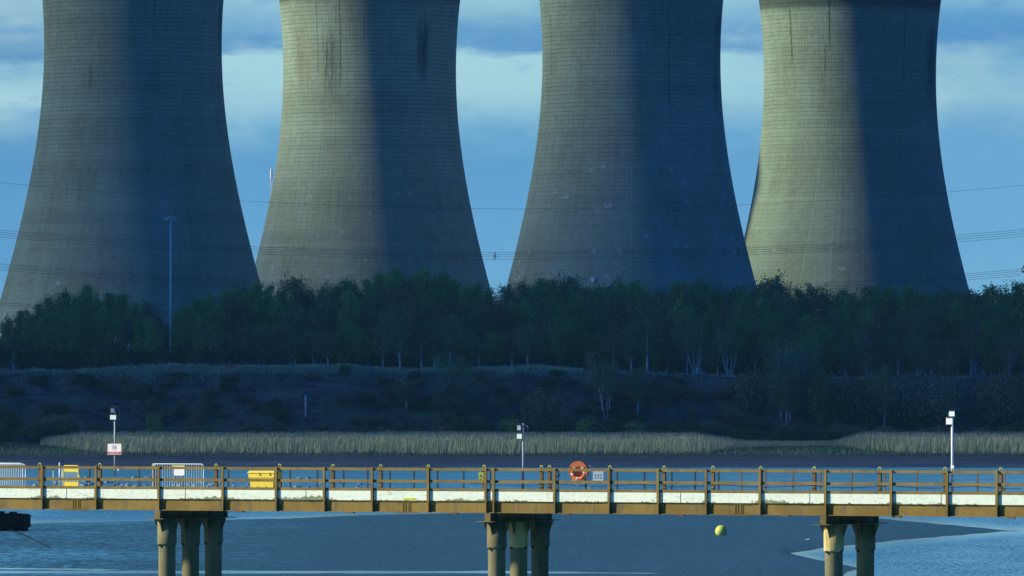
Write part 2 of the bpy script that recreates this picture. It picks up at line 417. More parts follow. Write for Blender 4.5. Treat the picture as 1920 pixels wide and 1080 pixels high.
def leaf_mat(name, c0, c1, rand=0.5):
    m, t, b = mat(name)
    tcn = t.node('ShaderNodeTexCoord').outputs['Object']; oi = t.node('ShaderNodeObjectInfo').outputs['Random']
    n = t.noise(tcn, 0.35, 3, 0.6); f = t.noise(tcn, 3.0, 2, 0.6)
    k = t.m('ADD', t.m('MULTIPLY', t.sm(n, 0.3, 0.7), 0.5), t.m('MULTIPLY', t.m('SUBTRACT', oi, 0.25), rand), clamp=True)
    c = t.mix(k, c0, c1)
    c = t.mix(t.m('MULTIPLY', f, 0.5), c, tuple(v * 1.6 for v in c1))
    t.l.new(c, b.inputs['Base Color']); b.inputs['Roughness'].default_value = 0.8; b.inputs['Specular IOR Level'].default_value = 0.1
    return m


M_WATER, M_MUD, M_GROUND = water_mat(), mud_mat(), ground_mat()
L_FRESH = leaf_mat('fresh_leaves', (0.07, 0.17, 0.04), (0.17, 0.34, 0.07), 0.9)
L_POP = leaf_mat('poplar_leaves', (0.10, 0.22, 0.05), (0.22, 0.40, 0.09), 0.9)
L_DULL = leaf_mat('dull_leaves', (0.08, 0.14, 0.06), (0.15, 0.25, 0.09), 0.8)
L_TWIG = leaf_mat('budding_twigs', (0.11, 0.11, 0.07), (0.17, 0.16, 0.09), 0.7)
L_DARK = leaf_mat('dark_leaves', (0.03, 0.075, 0.03), (0.055, 0.12, 0.04))
L_SALL = leaf_mat('sallow_leaves', (0.06, 0.13, 0.08), (0.10, 0.20, 0.12))
L_REED = leaf_mat('dry_reed', (0.33, 0.39, 0.24), (0.33, 0.39, 0.24), 0.0)
L_GRASS = leaf_mat('rough_grass', (0.20, 0.32, 0.15), (0.40, 0.46, 0.26))
L_GRASS2 = leaf_mat('marsh_grass', (0.03, 0.12, 0.05), (0.05, 0.17, 0.07))
M_BIRCH = simple('birch_bark', (0.60, 0.64, 0.62), 0.8, 0.5, 1.5)
M_BARK = simple('brown_bark', (0.07, 0.06, 0.05), 0.9, 0.3, 2)

# ---------------------------------------------------------------- terrain
rs = np.random.RandomState(3)


def vnoise(x, y, seed=0):
    xi = np.floor(x).astype(np.int64); yi = np.floor(y).astype(np.int64); fx = x - xi; fy = y - yi
    fx = fx * fx * (3 - 2 * fx); fy = fy * fy * (3 - 2 * fy)
    def h(a, b):
        n = (a * 374761393 + b * 668265263 + seed * 69069) & 0xffffffff
        n = ((n ^ (n >> 13)) * 1274126177) & 0xffffffff
        return ((n ^ (n >> 16)) & 0xffff) / 65535.0
    return (h(xi, yi) * (1 - fx) + h(xi + 1, yi) * fx) * (1 - fy) + (h(xi, yi + 1) * (1 - fx) + h(xi + 1, yi + 1) * fx) * fy


def fbm(x, y, seed=0, o=4):
    s = 0; a = 0.5
    for i in range(o): s = s + a * vnoise(x * 2 ** i, y * 2 ** i, seed + i); a *= 0.5
    return s


RIDGE = ([-400, 0, 120, 250, 320, 420, 650, 720, 860, 960, 1010, 1070, 1200, 1400, 1600, 1920, 2300],
         [694, 694, 698, 688, 686, 690, 688, 694, 693, 690, 689, 695, 700, 708, 712, 706, 700])


def ground_z(x, Y):
    x = np.asarray(x, float); Y = np.asarray(Y, float)
    px = 960 + x / 1870.0 * F
    top = HC + (HY - np.interp(px, *RIDGE)) / F * 1880
    wob = (fbm(x / 14, Y / 30, 11) - 0.5) * 14
    Yw = Y + wob * np.clip((Y - 1835) / 15, 0, 1) * np.clip((1900 - Y) / 20, 0, 1)
    base = np.interp(Yw, [-1000, 500, 1560, 1690, 1745, 1776, 1787, 1830, 1845, 1878], [-5, -3, -1.2, 0.0, 0.7, 1.05, 2.2, 3.9, 4.6, 20.6])
    s = np.clip((Yw - 1845) / 33.0, 0, 1)
    z = np.where(Yw > 1845, 4.6 + (top - 4.6) * (s ** 0.85), base)
    z = z + np.where((Y > 1845) & (Y < 1900), (fbm(x / 6, Y / 6, 5) - 0.47) * 2.2 * np.sin(np.clip((Y - 1845) / 40, 0, 1) * math.pi), 0)
    z = z + np.where(Y > 1870, (fbm(x / 9, Y / 9, 9) - 0.47) * 0.9, 0) * np.clip((2300 - Y) / 300, 0, 1)
    z = z + np.where((Y > 1680) & (Y < 1790), (fbm(x / 5, Y / 7, 21) - 0.47) * 0.5, 0)
    z = z + 6.0 * np.exp(-((Y - 2035) / 22.0) ** 2)          # added rise hiding the sunlit tower bases behind the wood
    return z


xs = np.concatenate([[-14000, -9000, -4000, -1500, -700], np.arange(-400, -150, 10), np.arange(-150, 150.1, 1.5), np.arange(160, 401, 10), [700, 1500, 4000, 9000, 14000]])
ys = np.concatenate([[-1500, 0, 600, 1200, 1560, 1640], np.arange(1680, 1920, 1.5), np.arange(1922, 2100, 12), [2200, 2400, 2700, 3500, 6000, 9000, 16000]])
gx, gy = np.meshgrid(xs, ys)
gz = ground_z(gx, gy)
nx, ny = len(xs), len(ys)
ii, jj = np.meshgrid(np.arange(nx - 1), np.arange(ny - 1))
a_ = (jj * nx + ii).ravel()
gf = np.stack([a_, a_ + 1, a_ + nx + 1, a_ + nx], 1)
ground = tag(mesh_np('ground', np.stack([gx, gy, gz], -1).reshape(-1, 3), gf, M_GROUND, smooth=True), kind='structure')


def mud_s(X, Y):
    """how far inside the bank left by the tide a spot lies (negative in the water)"""
    py = HY + HC * F / Y; px = 960 + X / Y * F
    wob = (fbm(X / 9, Y / 26, 31, 5) - 0.47) * 9; wob2 = (fbm(X / 2.2, Y / 9, 32, 4) - 0.47) * 4
    top = np.interp(px, [-300, 0, 120, 430, 520, 600, 700, 900, 1380, 1600, 1700, 1800, 1890], [986, 983, 979, 975, 972, 969, 966, 961, 958, 968, 977, 986, 995])
    bot = np.interp(px, [1470, 1481, 1540, 1700, 1800, 1890], [1036, 1037, 1028, 1011, 1003.5, 995.5])
    bot = np.where(px < 1470, 2000, bot)
    lobe1 = np.minimum(py - top, bot - py)
    lt = np.interp(px, [1478, 1481, 1520, 1560, 1611, 1640], [1036, 1038, 1047, 1055, 1065, 1090])
    lr = np.interp(py, [1000, 1066, 1076, 1100, 1160], [1500, 1612, 1585, 1560, 1400]) - px
    s = np.maximum(lobe1, np.where(px > 1470, np.minimum(py - lt, lr * 0.12), -50))
    s = s + np.where(px < 800, wob * 0.55 * np.clip((900 - px) / 300, 0, 1), wob2 * 0.55)
    ch = np.abs(py - (1072.5 + wob * 0.10 + np.clip(px - 960, 0, 400) * 0.008)) - 2.2 + (np.clip(px - 960, 0, 500) / 140) + (wob2 * 0.5)
    ch2 = np.abs(py - (1066 + wob * 0.25 + px * 0.012)) - 1.4 + np.clip(px - 150, 0, 500) / 80 + wob2 * 0.4
    s = np.minimum(s, np.minimum(ch, np.where(px < 520, ch2, 50)) * 1.2)
    return s, px, py


def water_sheet():
    xs = np.concatenate([[-9000, -2000, -400, -150], np.arange(-90, 91, 1.5), [150, 400, 2000, 9000]])
    ys = np.concatenate([[-1500, 0, 300, 500], np.arange(580, 1120, 2.5), [1200, 1300, 1400, 1500, 1650, 1800]])
    X, Y = np.meshgrid(xs, ys); nx, ny = len(xs), len(ys)
    ii, jj = np.meshgrid(np.arange(nx - 1), np.arange(ny - 1)); a = (jj * nx + ii).ravel()
    o = mesh_np('water', np.stack([X, Y, X * 0], -1).reshape(-1, 3), np.stack([a, a + 1, a + nx + 1, a + nx], 1), M_WATER)
    s_, px, py = mud_s(X, np.maximum(Y, 300))
    s_ = np.where(px < 1470, np.where((py > 1035) & (px > 1200), s_, s_ * 1.0), s_)
    calm = np.exp(np.clip(s_, -60, 0) / np.where(px > 1200, 9.0, 5.0))
    calm = np.where((Y > 560) & (Y < 1130), calm, 0)
    at_ = o.data.attributes.new('calm', 'FLOAT', 'POINT'); at_.data.foreach_set('value', calm.ravel().astype(np.float32))
    tag(o, kind='structure')


water_sheet()


# the mud bank left by the tide, seen below the jetty
def mudbank():
    xs = np.arange(-100, 80, 0.6); ys = np.concatenate([np.arange(420, 640, 6), np.arange(640, 1080, 1.6)])
    X, Y = np.meshgrid(xs, ys)
    s, px, py = mud_s(X, Y)
    z = 0.10 * np.tanh(s / 4.0) + 0.012 * np.clip(s, 0, 14) + (fbm(X / 1.5, Y / 5, 41) - 0.47) * 0.02 * (s > 1)
    nx, ny = len(xs), len(ys)
    ii, jj = np.meshgrid(np.arange(nx - 1), np.arange(ny - 1)); a = (jj * nx + ii).ravel()
    f = np.stack([a, a + 1, a + nx + 1, a + nx], 1)
    keep = z.ravel()[f].max(1) > -0.06
    tag(mesh_np('mudflat', np.stack([X, Y, z], -1).reshape(-1, 3), f[keep], M_MUD, smooth=True), kind='structure')


mudbank()


# far hill seen between the middle towers
def far_hill():
    m, t, b = mat('far_hill_haze_blue'); b.inputs['Roughness'].default_value = 1.0; b.inputs['Specular IOR Level'].default_value = 0.0
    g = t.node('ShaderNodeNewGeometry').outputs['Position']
    t.l.new(t.mix(t.noise(g, 0.004, 4), (0.12, 0.19, 0.26), (0.16, 0.23, 0.30)), b.inputs['Base Color'])  # distance haze painted into the hill colour as blue grey
    xs = np.linspace(-7000, 7000, 160); ys = np.linspace(9000, 14000, 14)
    X, Y = np.meshgrid(xs, ys)
    e = np.sin(np.clip((Y - 9000) / 5000, 0, 1) * math.pi) ** 0.7
    Z = 20 + (PZ(531, 11500) - 20) * e * (0.82 + 0.42 * (fbm(X / 900 + 3.3, Y / 2500, 51) - 0.3)) * np.clip((7000 - np.abs(X)) / 2500, 0, 1)
    a = (np.meshgrid(np.arange(159), np.arange(13)))
    q = (a[1] * 160 + a[0]).ravel()
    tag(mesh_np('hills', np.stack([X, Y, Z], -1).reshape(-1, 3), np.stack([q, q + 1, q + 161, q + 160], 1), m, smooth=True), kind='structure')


far_hill()


# ---------------------------------------------------------------- unseen clouds off to the west, added to shade the woods and towers
def shade_cloud(name, cx, cy, cz, rx, ry, rz, dens, seed, e0=0.55, rag=0.5):
    m, t, b = mat(name + '_vapour'); out = t.n['Material Output']
    tcn = t.node('ShaderNodeTexCoord').outputs['Object']
    X, Y_, Z = t.sep(tcn)[:3]
    rad = t.m('SQRT', t.m('ADD', t.m('POWER', t.m('DIVIDE', X, rx), 2.0), t.m('POWER', t.m('DIVIDE', Y_, ry), 2.0)))
    n = t.noise(t.mp(tcn, (0.006, 0.006, 0.006), (seed, 0, 0)), 1.0, 4, 0.55)
    rad = t.m('ADD', rad, t.m('MULTIPLY', t.m('SUBTRACT', n, 0.5), rag))
    al = t.m('MULTIPLY', t.sm(rad, 0.98, e0), dens)
    b.inputs['Base Color'].default_value = (0.8, 0.85, 0.9, 1); b.inputs['Roughness'].default_value = 1.0
    b.inputs['Specular IOR Level'].default_value = 0.0
    t.l.new(al, b.inputs['Alpha'])
    n_, k_ = 48, 14; vs = []; 
    for i in range(k_ + 1):
        ph = -math.pi / 2 + math.pi * i / k_
        for j in range(n_):
            a = 2 * math.pi * j / n_
            q = 1 + 0.12 * (float(vnoise(np.array(3 * math.cos(a) + seed), np.array(3 * math.sin(a) + 2 * ph), 5)) - 0.5)
            vs.append((rx * q * math.cos(ph) * math.cos(a), ry * q * math.cos(ph) * math.sin(a), rz * (math.sin(ph) if ph > 0 else 0.4 * math.sin(ph)) * (0.8 + 0.5 * float(vnoise(np.array(4 * math.cos(a) * math.cos(ph) + seed), np.array(4 * math.sin(a) * math.cos(ph)), 7)))))
    fs = [(i * n_ + j, i * n_ + (j + 1) % n_, (i + 1) * n_ + (j + 1) % n_, (i + 1) * n_ + j) for i in range(k_) for j in range(n_)]
    o = MB().add(vs, fs).build('shade_cloud', m, smooth=True); o.location = (cx, cy, cz); tag(o, kind='structure')
    return o


def shade_at(x, Y, z, H):       # where on the level H a cloud must stand to shade the point
    k = (H - z) / sdir.z
    return x + sdir.x * k, Y + sdir.y * k


H = 900.0
c0 = shade_at(0, 2084, 25, H)
shade_cloud('wood_shade_cloud', c0[0], c0[1], H, 1500, 330, 60, 0.87, 1.3, 0.80, 0.12)
KX = 1.0 / math.tan(R(SUN_EL))
def over(xeq, Y): return xeq, Y + sdir.y * (H - 70) / sdir.z
c1 = over(-1845, 2508)
shade_cloud('tower_shade_cloud', c1[0], c1[1], H, 330, 160, 45, 0.90, 4.1, 0.30, 0.12)
c2 = over(-1625, 2402)
shade_cloud('tower_shade_cloud', c2[0], c2[1], H, 235, 82, 45, 0.56, 6.7, 0.3, 0.12)
c3 = over(-1450, 2465)
shade_cloud('tower_shade_cloud', c3[0], c3[1], H, 120, 52, 30, 0.52, 12.3, 0.3, 0.12)


# ---------------------------------------------------------------- cooling towers
def tower(px, y0, apx, label, m, a=26.5):
    Y = a * F / apx; zt = PZ(y0, Y); zb = zt - 93.0 * a / 26.5
    root = tag(empty('cooling_tower', (PX(px, Y), Y, zb)), label, 'cooling tower', 'cooling towers of the power station')
    root.scale = (a / 26.5,) * 3; a = 26.5
    rad = lambda z_: math.sqrt(a * a + (0.387 * (z_ - 93.0)) ** 2)
    zs = [7.5 + (117.6 - 7.5) * i / 90 for i in range(91)]
    b = MB(); b.lathe([(rad(z_), z_) for z_ in zs] + [(rad(z_) - 0.6, z_) for z_ in reversed(zs)] + [(rad(zs[0]), zs[0])], 192)
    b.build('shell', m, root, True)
    b = MB(); r1 = rad(118)
    b.lathe([(r1 + 0.02, 117.2), (r1 + 0.7, 117.9), (r1 + 0.9, 118.0), (r1 + 0.9, 119.6), (r1 - 0.9, 119.6), (r1 - 0.9, 117.6), (r1 + 0.02, 117.2)], 96)
    b.build('rim', m, root)
    b = MB(); rb = rad(7.5) - 0.3; ro = rb + 2.6
    for k in range(44):                                   # the raking legs the shell stands on
        t0 = 2 * math.pi * k / 44
        for d in (-0.5, 0.5):
            t1 = t0 + d * 2 * math.pi / 44
            b.tube([(ro * math.cos(t0), ro * math.sin(t0), 0), (rb * math.cos(t1), rb * math.sin(t1), 7.6)], 0.45, 6)
    b.build('leg_ring', m, root)
    MB().lathe([(0.1, 0.9), (ro + 3, 0.9), (ro + 3, -1.5)], 64).build('basin', m, root)
    return root


A = lambda dx, ap, z_: math.asin(max(-.98, min(.98, dx / (ap * (math.sqrt(26.5 ** 2 + (0.387 * (z_ - 93)) ** 2) / 26.5)))))
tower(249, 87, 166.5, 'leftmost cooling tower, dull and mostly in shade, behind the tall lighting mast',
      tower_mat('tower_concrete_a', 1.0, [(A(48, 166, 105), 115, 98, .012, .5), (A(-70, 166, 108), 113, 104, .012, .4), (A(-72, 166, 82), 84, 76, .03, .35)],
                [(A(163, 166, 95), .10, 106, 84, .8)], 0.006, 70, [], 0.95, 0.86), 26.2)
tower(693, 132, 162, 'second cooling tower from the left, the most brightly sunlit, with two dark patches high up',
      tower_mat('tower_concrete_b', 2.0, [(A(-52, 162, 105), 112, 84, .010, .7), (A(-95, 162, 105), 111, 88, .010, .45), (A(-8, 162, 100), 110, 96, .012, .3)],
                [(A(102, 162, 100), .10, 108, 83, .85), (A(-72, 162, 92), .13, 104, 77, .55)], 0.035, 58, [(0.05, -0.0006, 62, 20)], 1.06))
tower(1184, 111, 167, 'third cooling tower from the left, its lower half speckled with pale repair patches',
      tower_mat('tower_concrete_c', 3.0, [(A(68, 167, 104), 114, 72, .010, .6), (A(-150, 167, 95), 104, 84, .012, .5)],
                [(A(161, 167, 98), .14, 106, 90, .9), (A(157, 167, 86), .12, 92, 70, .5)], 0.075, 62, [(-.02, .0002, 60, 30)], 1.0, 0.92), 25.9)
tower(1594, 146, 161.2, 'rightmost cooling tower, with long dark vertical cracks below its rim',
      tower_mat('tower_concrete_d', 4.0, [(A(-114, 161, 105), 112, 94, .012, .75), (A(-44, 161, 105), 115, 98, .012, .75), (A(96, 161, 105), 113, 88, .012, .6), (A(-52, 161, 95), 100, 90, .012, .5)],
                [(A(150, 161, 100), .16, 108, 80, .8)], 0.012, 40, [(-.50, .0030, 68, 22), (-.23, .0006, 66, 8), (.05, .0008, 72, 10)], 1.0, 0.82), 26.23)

for o_ in [o for o in bpy.data.objects if o.name.startswith('cooling_tower') and 'third' in o.get('label', '')]:
    zz = PZ(523, 2388.0) - o_.location.z; rr_ = math.sqrt(26.5 ** 2 + (0.387 * (zz - 93)) ** 2); a_ = math.asin(-76 / F * 2388 / rr_)
    b = MB(); q = []
    for da, dz in ((-.018, -.2), (-.006, -1.0), (.012, -.9), (.018, .6), (-.018, .6)): q.append((a_ + da, zz + dz))
    vs = [((rr_ + e_ + .35) * math.sin(a), -(rr_ + e_ + .35) * math.cos(a), z_) for e_ in (0, .15) for a, z_ in q]
    b.add(vs, [(4, 3, 2, 1, 0), (5, 6, 7, 8, 9)] + [(i, (i + 1) % 5, 5 + (i + 1) % 5, 5 + i) for i in range(5)]); b.build('pale_plate', M_WHITE, o_)

# ---------------------------------------------------------------- power lines, pylon, masts
YW = 2150.0


def wire(name, pts, off, r, label, group=None):
    xs = np.array([p[0] for p in pts], float); ys = np.array([p[1] for p in pts], float)
    cf = np.polyfit((xs - 960) / 960, ys, 3 if len(pts) > 4 else 2)
    X = np.linspace(xs.min(), xs.max(), 60); yv = np.polyval(cf, (X - 960) / 960) + off
    b = MB(); b.tube([(PX(p, YW), YW + off * 0.3, PZ(q, YW)) for p, q in zip(X, yv)], r, 5)
    return tag(b.build(name, M_WIRE, smooth=True), label, 'power line', group)


wire('power_line', [(-60, 337), (0, 342), (450, 377), (950, 391), (1420, 383), (1920, 347), (1975, 341)], 0, 0.035, 'single thin power line, the highest one crossing the towers')
for i, o in enumerate((0, 4.0, 8.0, 12.5)):
    wire('power_line', [(-60, 427), (0, 431), (475, 462), (930, 474), (1400, 465), (1795, 440), (1920, 430), (1960, 427)], o, 0.042,
         ['topmost', 'second highest', 'third highest', 'lowest'][i] + ' conductor of the upper four-wire power line bundle')
for i, o in enumerate((0, 3.6, 7.4, 11.5)):
    wire('power_line', [(-60, 489), (0, 495), (300, 517), (930, 541), (1500, 534), (1800, 512), (1916, 505.5)], o, 0.042,
         ['topmost', 'second highest', 'third highest', 'lowest'][i] + ' conductor of the lower four-wire power line bundle, just above the trees')
for i, o in enumerate((0, 4.0)):
    wire('power_line', [(-60, 564), (0, 568), (100, 573), (500, 590), (960, 598), (1400, 590), (1960, 566)], o, 0.05,
         ['upper', 'lower'][i] + ' wire of the lowest pair, seen at the left edge below the other power lines')
for i, (px_, py_) in enumerate(((928, 480), (1384, 472), (955, 547))):
    b = MB(); cx, cz = PX(px_, YW), PZ(py_ + 0, YW)
    b.box(cx - .12, cx + .12, YW - .3, YW + .3, cz - 1.0, cz + 1.0); b.box(cx - .5, cx + .5, YW - .05, YW + .05, cz - .1, cz + .1)
    tag(b.build('line_spacer', M_WIRE), ['wire spacer on the upper bundle, in the gap between the second and third towers', 'wire spacer on the upper bundle, before the right side of the third tower',
        'wire spacer on the lower bundle, in the gap between the second and third towers'][i], 'spacer')


def pylon():
    bx, g = PX(1988, YW), 20.0; top = PZ(338, YW)
    root = tag(empty('pylon', (bx, YW, g)), 'steel lattice pylon whose insulator and arm tip reach in at the right edge', 'pylon')
    h = top - g; b = MB(); N = 12
    w = lambda q: 3.6 * (1 - q) ** 1.2 + 0.7
    for sx in (-1, 1):
        for sy in (-1, 1):
            b.tube([(sx * w(i / N), sy * w(i / N), h * i / N) for i in range(N + 1)], 0.14, 5)
    for i in range(N):
        q0, q1 = i / N, (i + 1) / N
        for sy in (-1, 1):
            b.tube([(-w(q0), sy * w(q0), h * q0), (w(q1), sy * w(q1), h * q1)], 0.07, 4); b.tube([(w(q0), sy * w(q0), h * q0), (-w(q1), sy * w(q1), h * q1)], 0.07, 4)
        for sx in (-1, 1):
            b.tube([(sx * w(q0), -w(q0), h * q0), (sx * w(q1), w(q1), h * q1)], 0.07, 4)
    b.build('lattice_body', M_WIRE, root)
    for py_, px_ in ((420, 1955), (497, 1920), (560, 1950)):
        za = PZ(py_, YW) - g; L = bx - PX(px_, YW)
        for s in (-1, 1):
            b = MB(); b.tube([(0, -1, za), (s * L, 0, za)], 0.11, 5); b.tube([(0, 1, za), (s * L, 0, za)], 0.11, 5); b.tube([(0, 0, za + 2.2), (s * L, 0, za)], 0.09, 5)
            for k in range(1, 5): b.tube([(s * L * k / 5, 0, za), (s * L * (k - .5) / 5, 0, za + 2.2 * (1 - (k - .5) / 5))], 0.05, 4)
            b.build('cross_arm', M_WIRE, root)
            b = MB(); x0 = s * L
            b.tube([(x0, 0, za), (x0 - s * -0.6, 0, za - 1.5)], 0.10, 5)
            for k in range(4): b.tube([(x0 + s * .15 * k, 0, za - .3 - .3 * k), (x0 + s * .15 * k, 0, za - .42 - .3 * k)], 0.26, 8)
            b.box(x0 - .5, x0 + .5, -.4, .4, za - 2.0, za - 1.5)
            b.build('insulator', M_WIRE, root)


pylon()

Ym = 1965.0; zm = 20.5
mast = tag(empty('lighting_mast', (PX(320, Ym), Ym, zm)), 'tall pale lighting mast with a crown of floodlights, in front of the leftmost tower', 'lighting mast')
hm = PZ(409, Ym) - zm
MB().tube([(0, 0, 0), (0, 0, hm * .5), (0, 0, hm)], [0.30, 0.24, 0.15], 12).build('pole', M_MAST, mast, True)
b = MB(); b.tube([(1.0 * math.cos(a), 1.0 * math.sin(a), hm - .1) for a in np.linspace(0, 2 * math.pi, 17)], 0.07, 6); b.tube([(-1.5, 0, hm - .1), (1.5, 0, hm - .1)], 0.06, 6)
b.tube([(0, -1.1, hm - .1), (0, 1.1, hm - .1)], 0.06, 6); b.build('head_ring', M_BLACK, mast)
for k in range(8):
    a = 2 * math.pi * k / 8 + 0.2; r_ = 1.35
    cx, cy = r_ * math.cos(a), r_ * math.sin(a) * 0.8
    b = MB(); b.box(cx - .24, cx + .24, cy - .2, cy + .2, hm - .45, hm + .1); b.build('floodlight', M_MAST, mast)
MB().box(-.8, .1, -.5, .5, hm + .15, hm + .5).build('winch_cover', M_MAST, mast); MB().box(.5, 1.1, -.5, .5, hm + .2, hm + .45).build('hood', M_MAST, mast)

Yf = 3200.0
fm = tag(empty('radio_mast', (PX(508.5, Yf), Yf, 21)), 'thin white radio mast far off at the left edge of the second tower', 'radio mast')
fh = PZ(315, Yf) - 21
b = MB()
for k in range(3):
    a = 2 * math.pi * k / 3; b.tube([(0.45 * math.cos(a), 0.45 * math.sin(a), 0), (0.25 * math.cos(a), 0.25 * math.sin(a), fh)], 0.09, 5)
for k in range(40):
    z0 = fh * k / 40; a = 2 * math.pi * (k % 3) / 3; a2 = a + 2.1
    b.tube([(.4 * math.cos(a), .4 * math.sin(a), z0), (.4 * math.cos(a2), .4 * math.sin(a2), z0 + fh / 40)], 0.06, 4)
b.build('lattice', M_WHITE, fm)
for z0, z1 in ((0.6, 4.0), (11, 16), (19, 25)):
    b = MB(); b.tube([(0, -.3, fh - z1), (0, -.3, fh - z0)], 0.42, 8); b.build('aerial', M_WHITE, fm)

Yp = 1853.0; zp0 = float(ground_z(PX(573, Yp), Yp)) - 0.4
pp = tag(empty('marker_post', (PX(573, Yp), Yp, zp0)), 'slim white marker post standing on the dark slope of the bank', 'post')
hp = PZ(742, Yp) - zp0 + 0.1
MB().tube([(0, 0, 0), (0, 0, hp - .9)], 0.16, 8).build('shaft', M_GALV, pp)
b = MB(); b.box(-.26, .2, -.1, .1, hp - 1.0, hp - .1); b.box(-.1, .1, -.08, .08, hp - .1, hp + .1); b.build('head_plate', M_GALV, pp)


# ---------------------------------------------------------------- trees and shrubs
def leaf_cloud(pts, size, r):
    n = len(pts); a = r.normal(size=(n, 3)); a /= np.linalg.norm(a, axis=1)[:, None]
    b_ = r.normal(size=(n, 3)); b_ = np.cross(a, b_); b_ /= np.linalg.norm(b_, axis=1)[:, None] + 1e-9
    s = size * r.uniform(0.6, 1.4, n)[:, None]
    v = np.stack([pts - a * s, pts + b_ * s * .55, pts + a * s, pts - b_ * s * .55], 1).reshape(-1, 3)
    return v, np.arange(n * 4).reshape(-1, 4)


def tree_proto(name, kind, seed, h, leafm, barkm, nl, size, width, low, upright):
    """real-size tree: tapering stem with limbs, leaves spread along twigs"""
    r = np.random.RandomState(seed)
    b = MB(); root = bpy.data.objects.new(name, None); COL.objects.link(root)
    stems = {'birch': 1, 'poplar': 1, 'multi': 4}.get(kind, 1)
    limbs = []; r0 = r.uniform(.55, 1.15, 4)
    for s in range(stems):
        lean = r.uniform(-.04, .04, 2) if stems == 1 else np.array([(-.34, -.10, .04, .17)[s] * r.uniform(.4, 1.3), r.uniform(-.12, .12)])
        hh = h * (1 if s == 0 else r.uniform(.75, .98))
        path = []; off = np.zeros(2)
        for i in range(8):
            q = i / 7; off = lean * hh * (q ** (.8 if stems == 1 else r0[s % 4])) + r.uniform(-.05, .05, 2) * (i > 0) * (1 if stems == 1 else 3.5)
            path.append((off[0] + (s - (stems - 1) / 2) * .25, off[1], hh * q * .97))
        b.tube(path, [0.016 * h * (1 - .88 * i / 7) / (1.0 if stems == 1 else 1.35 + .35 * (s % 3)) for i in range(8)], 6)
        nb = int(26 / stems) + 5
        for k in range(nb):
            q = low + (1 - low) * ((k + r.uniform(0, 1)) / nb); a = r.uniform(0, 2 * math.pi)
            i0 = min(6, int(q * 7)); fr_ = q * 7 - i0
            p0 = np.array(path[i0]) * (1 - fr_) + np.array(path[i0 + 1]) * fr_
            env = math.sin(math.pi * min(1, (q - low) / (1 - low) * .85 + .12)) ** .7
            L = width * h * env * r.uniform(.6, 1.15)
            e = R(upright + r.uniform(-14, 14))
            d = np.array([math.cos(a) * math.cos(e), math.sin(a) * math.cos(e), math.sin(e)])
            p1 = p0 + d * L * .55; p2 = p1 + (d * .45 + np.array([0, 0, .12 if upright > 25 else -.1])) * L
            if k % 2 == 0 or nb < 14: b.tube([tuple(p0), tuple(p1), tuple(p2)], [0.006 * h * (1 - .7 * q), 0.004 * h * (1 - .7 * q), 0.0012 * h], 4)
            limbs.append((p0, p1, p2, L))
    wts = np.array([l[3] for l in limbs]); wts /= wts.sum()
    cnt = r.multinomial(nl, wts); P_ = []
    for (p0, p1, p2, L), c in zip(limbs, cnt):
        u = r.uniform(.25, 1.1, c)[:, None]
        q = np.where(u < .55, p0 + (p1 - p0) * u / .55, p1 + (p2 - p1) * (u - .55) / .45)
        ncl = max(2, c // 18); cc = r.normal(0, .16 * L + .2, (ncl, 3)); 
        P_.append(q + cc[r.randint(0, ncl, c)] + r.normal(0, .22 + .04 * L, (c, 3)))
    P_ = np.concatenate(P_); v, f = leaf_cloud(P_, size, r)
    b.build('trunk', barkm, root, True)
    mesh_np('crown', v, f, leafm, root)
    root['h'] = h
    return root


def bush_proto(name, seed, w, h, leafm, nl, size):
    r = np.random.RandomState(seed); root = bpy.data.objects.new(name, None); COL.objects.link(root)
    b = MB(); P_ = []
    lob = [(r.normal(0, .28, 2) * w * .5, r.uniform(.35, .62) * h, r.uniform(.34, .5)) for _ in range(9)]
    for (o, z_, s) in lob:
        b.tube([(0, 0, 0), (o[0] * .6, o[1] * .6, z_ * .5), (o[0], o[1], z_)], [.05 * h, .03 * h, .012 * h], 5)
        c = nl // 9; d = r.normal(size=(c, 3)); d /= np.linalg.norm(d, axis=1)[:, None]
        rr = (r.uniform(0, 1, c) ** .45)[:, None]
        lump = 1 + .25 * np.sin(d[:, :1] * 7 + seed) * np.sin(d[:, 1:2] * 6)
        P_.append(np.array([o[0], o[1], z_]) + d * rr * lump * np.array([s * w * .62, s * w * .62, s * h * .95]))
    P_ = np.concatenate(P_); P_[:, 2] = np.abs(P_[:, 2]) * .98 + .03
    v, f = leaf_cloud(P_, size, r)
    b.build('stems', M_BARK, root, True); mesh_np('foliage', v, f, leafm, root)
    root['h'] = h
    return root


PROTO = {
    'poplar': [tree_proto('poplar_tree', 'poplar', 10 + i, 17, L_POP, M_BARK, 6800, .19, .20, .12, 58) for i in range(3)],
    'birch': [tree_proto('birch_tree', 'birch', 20 + i, 16, L_DULL, M_BIRCH, 6000, .18, .24, .25, 40) for i in range(3)],
    'fresh': [tree_proto('leafy_tree', 'birch', 30 + i, 16, L_FRESH, M_BARK, 6800, .19, .27, .18, 35) for i in range(2)],
    'bare': [tree_proto('budding_tree', 'birch', 40 + i, 15, L_TWIG, M_BIRCH, 5200, .15, .27, .25, 42) for i in range(2)],
    'multi': [tree_proto('multi_stem_birch', 'multi', 50 + i, 14, L_DULL, M_BIRCH, 5200, .16, .22, .40, 45) for i in range(4)],
    'bush': [bush_proto('shrub', 60 + i, 7, 5, L_DARK, 3200, .22) for i in range(2)],
    'gbush': [bush_proto('green_shrub', 70 + i, 6, 4.5, L_FRESH, 2800, .20) for i in range(2)],
    'sallow': [bush_proto('willow_shrub', 80 + i, 14, 9, L_SALL, 6500, .24) for i in range(2)],
    'tbush': [bush_proto('twiggy_shrub', 90 + i, 6, 4, L_TWIG, 2400, .17) for i in range(2)],
}
USED = set()


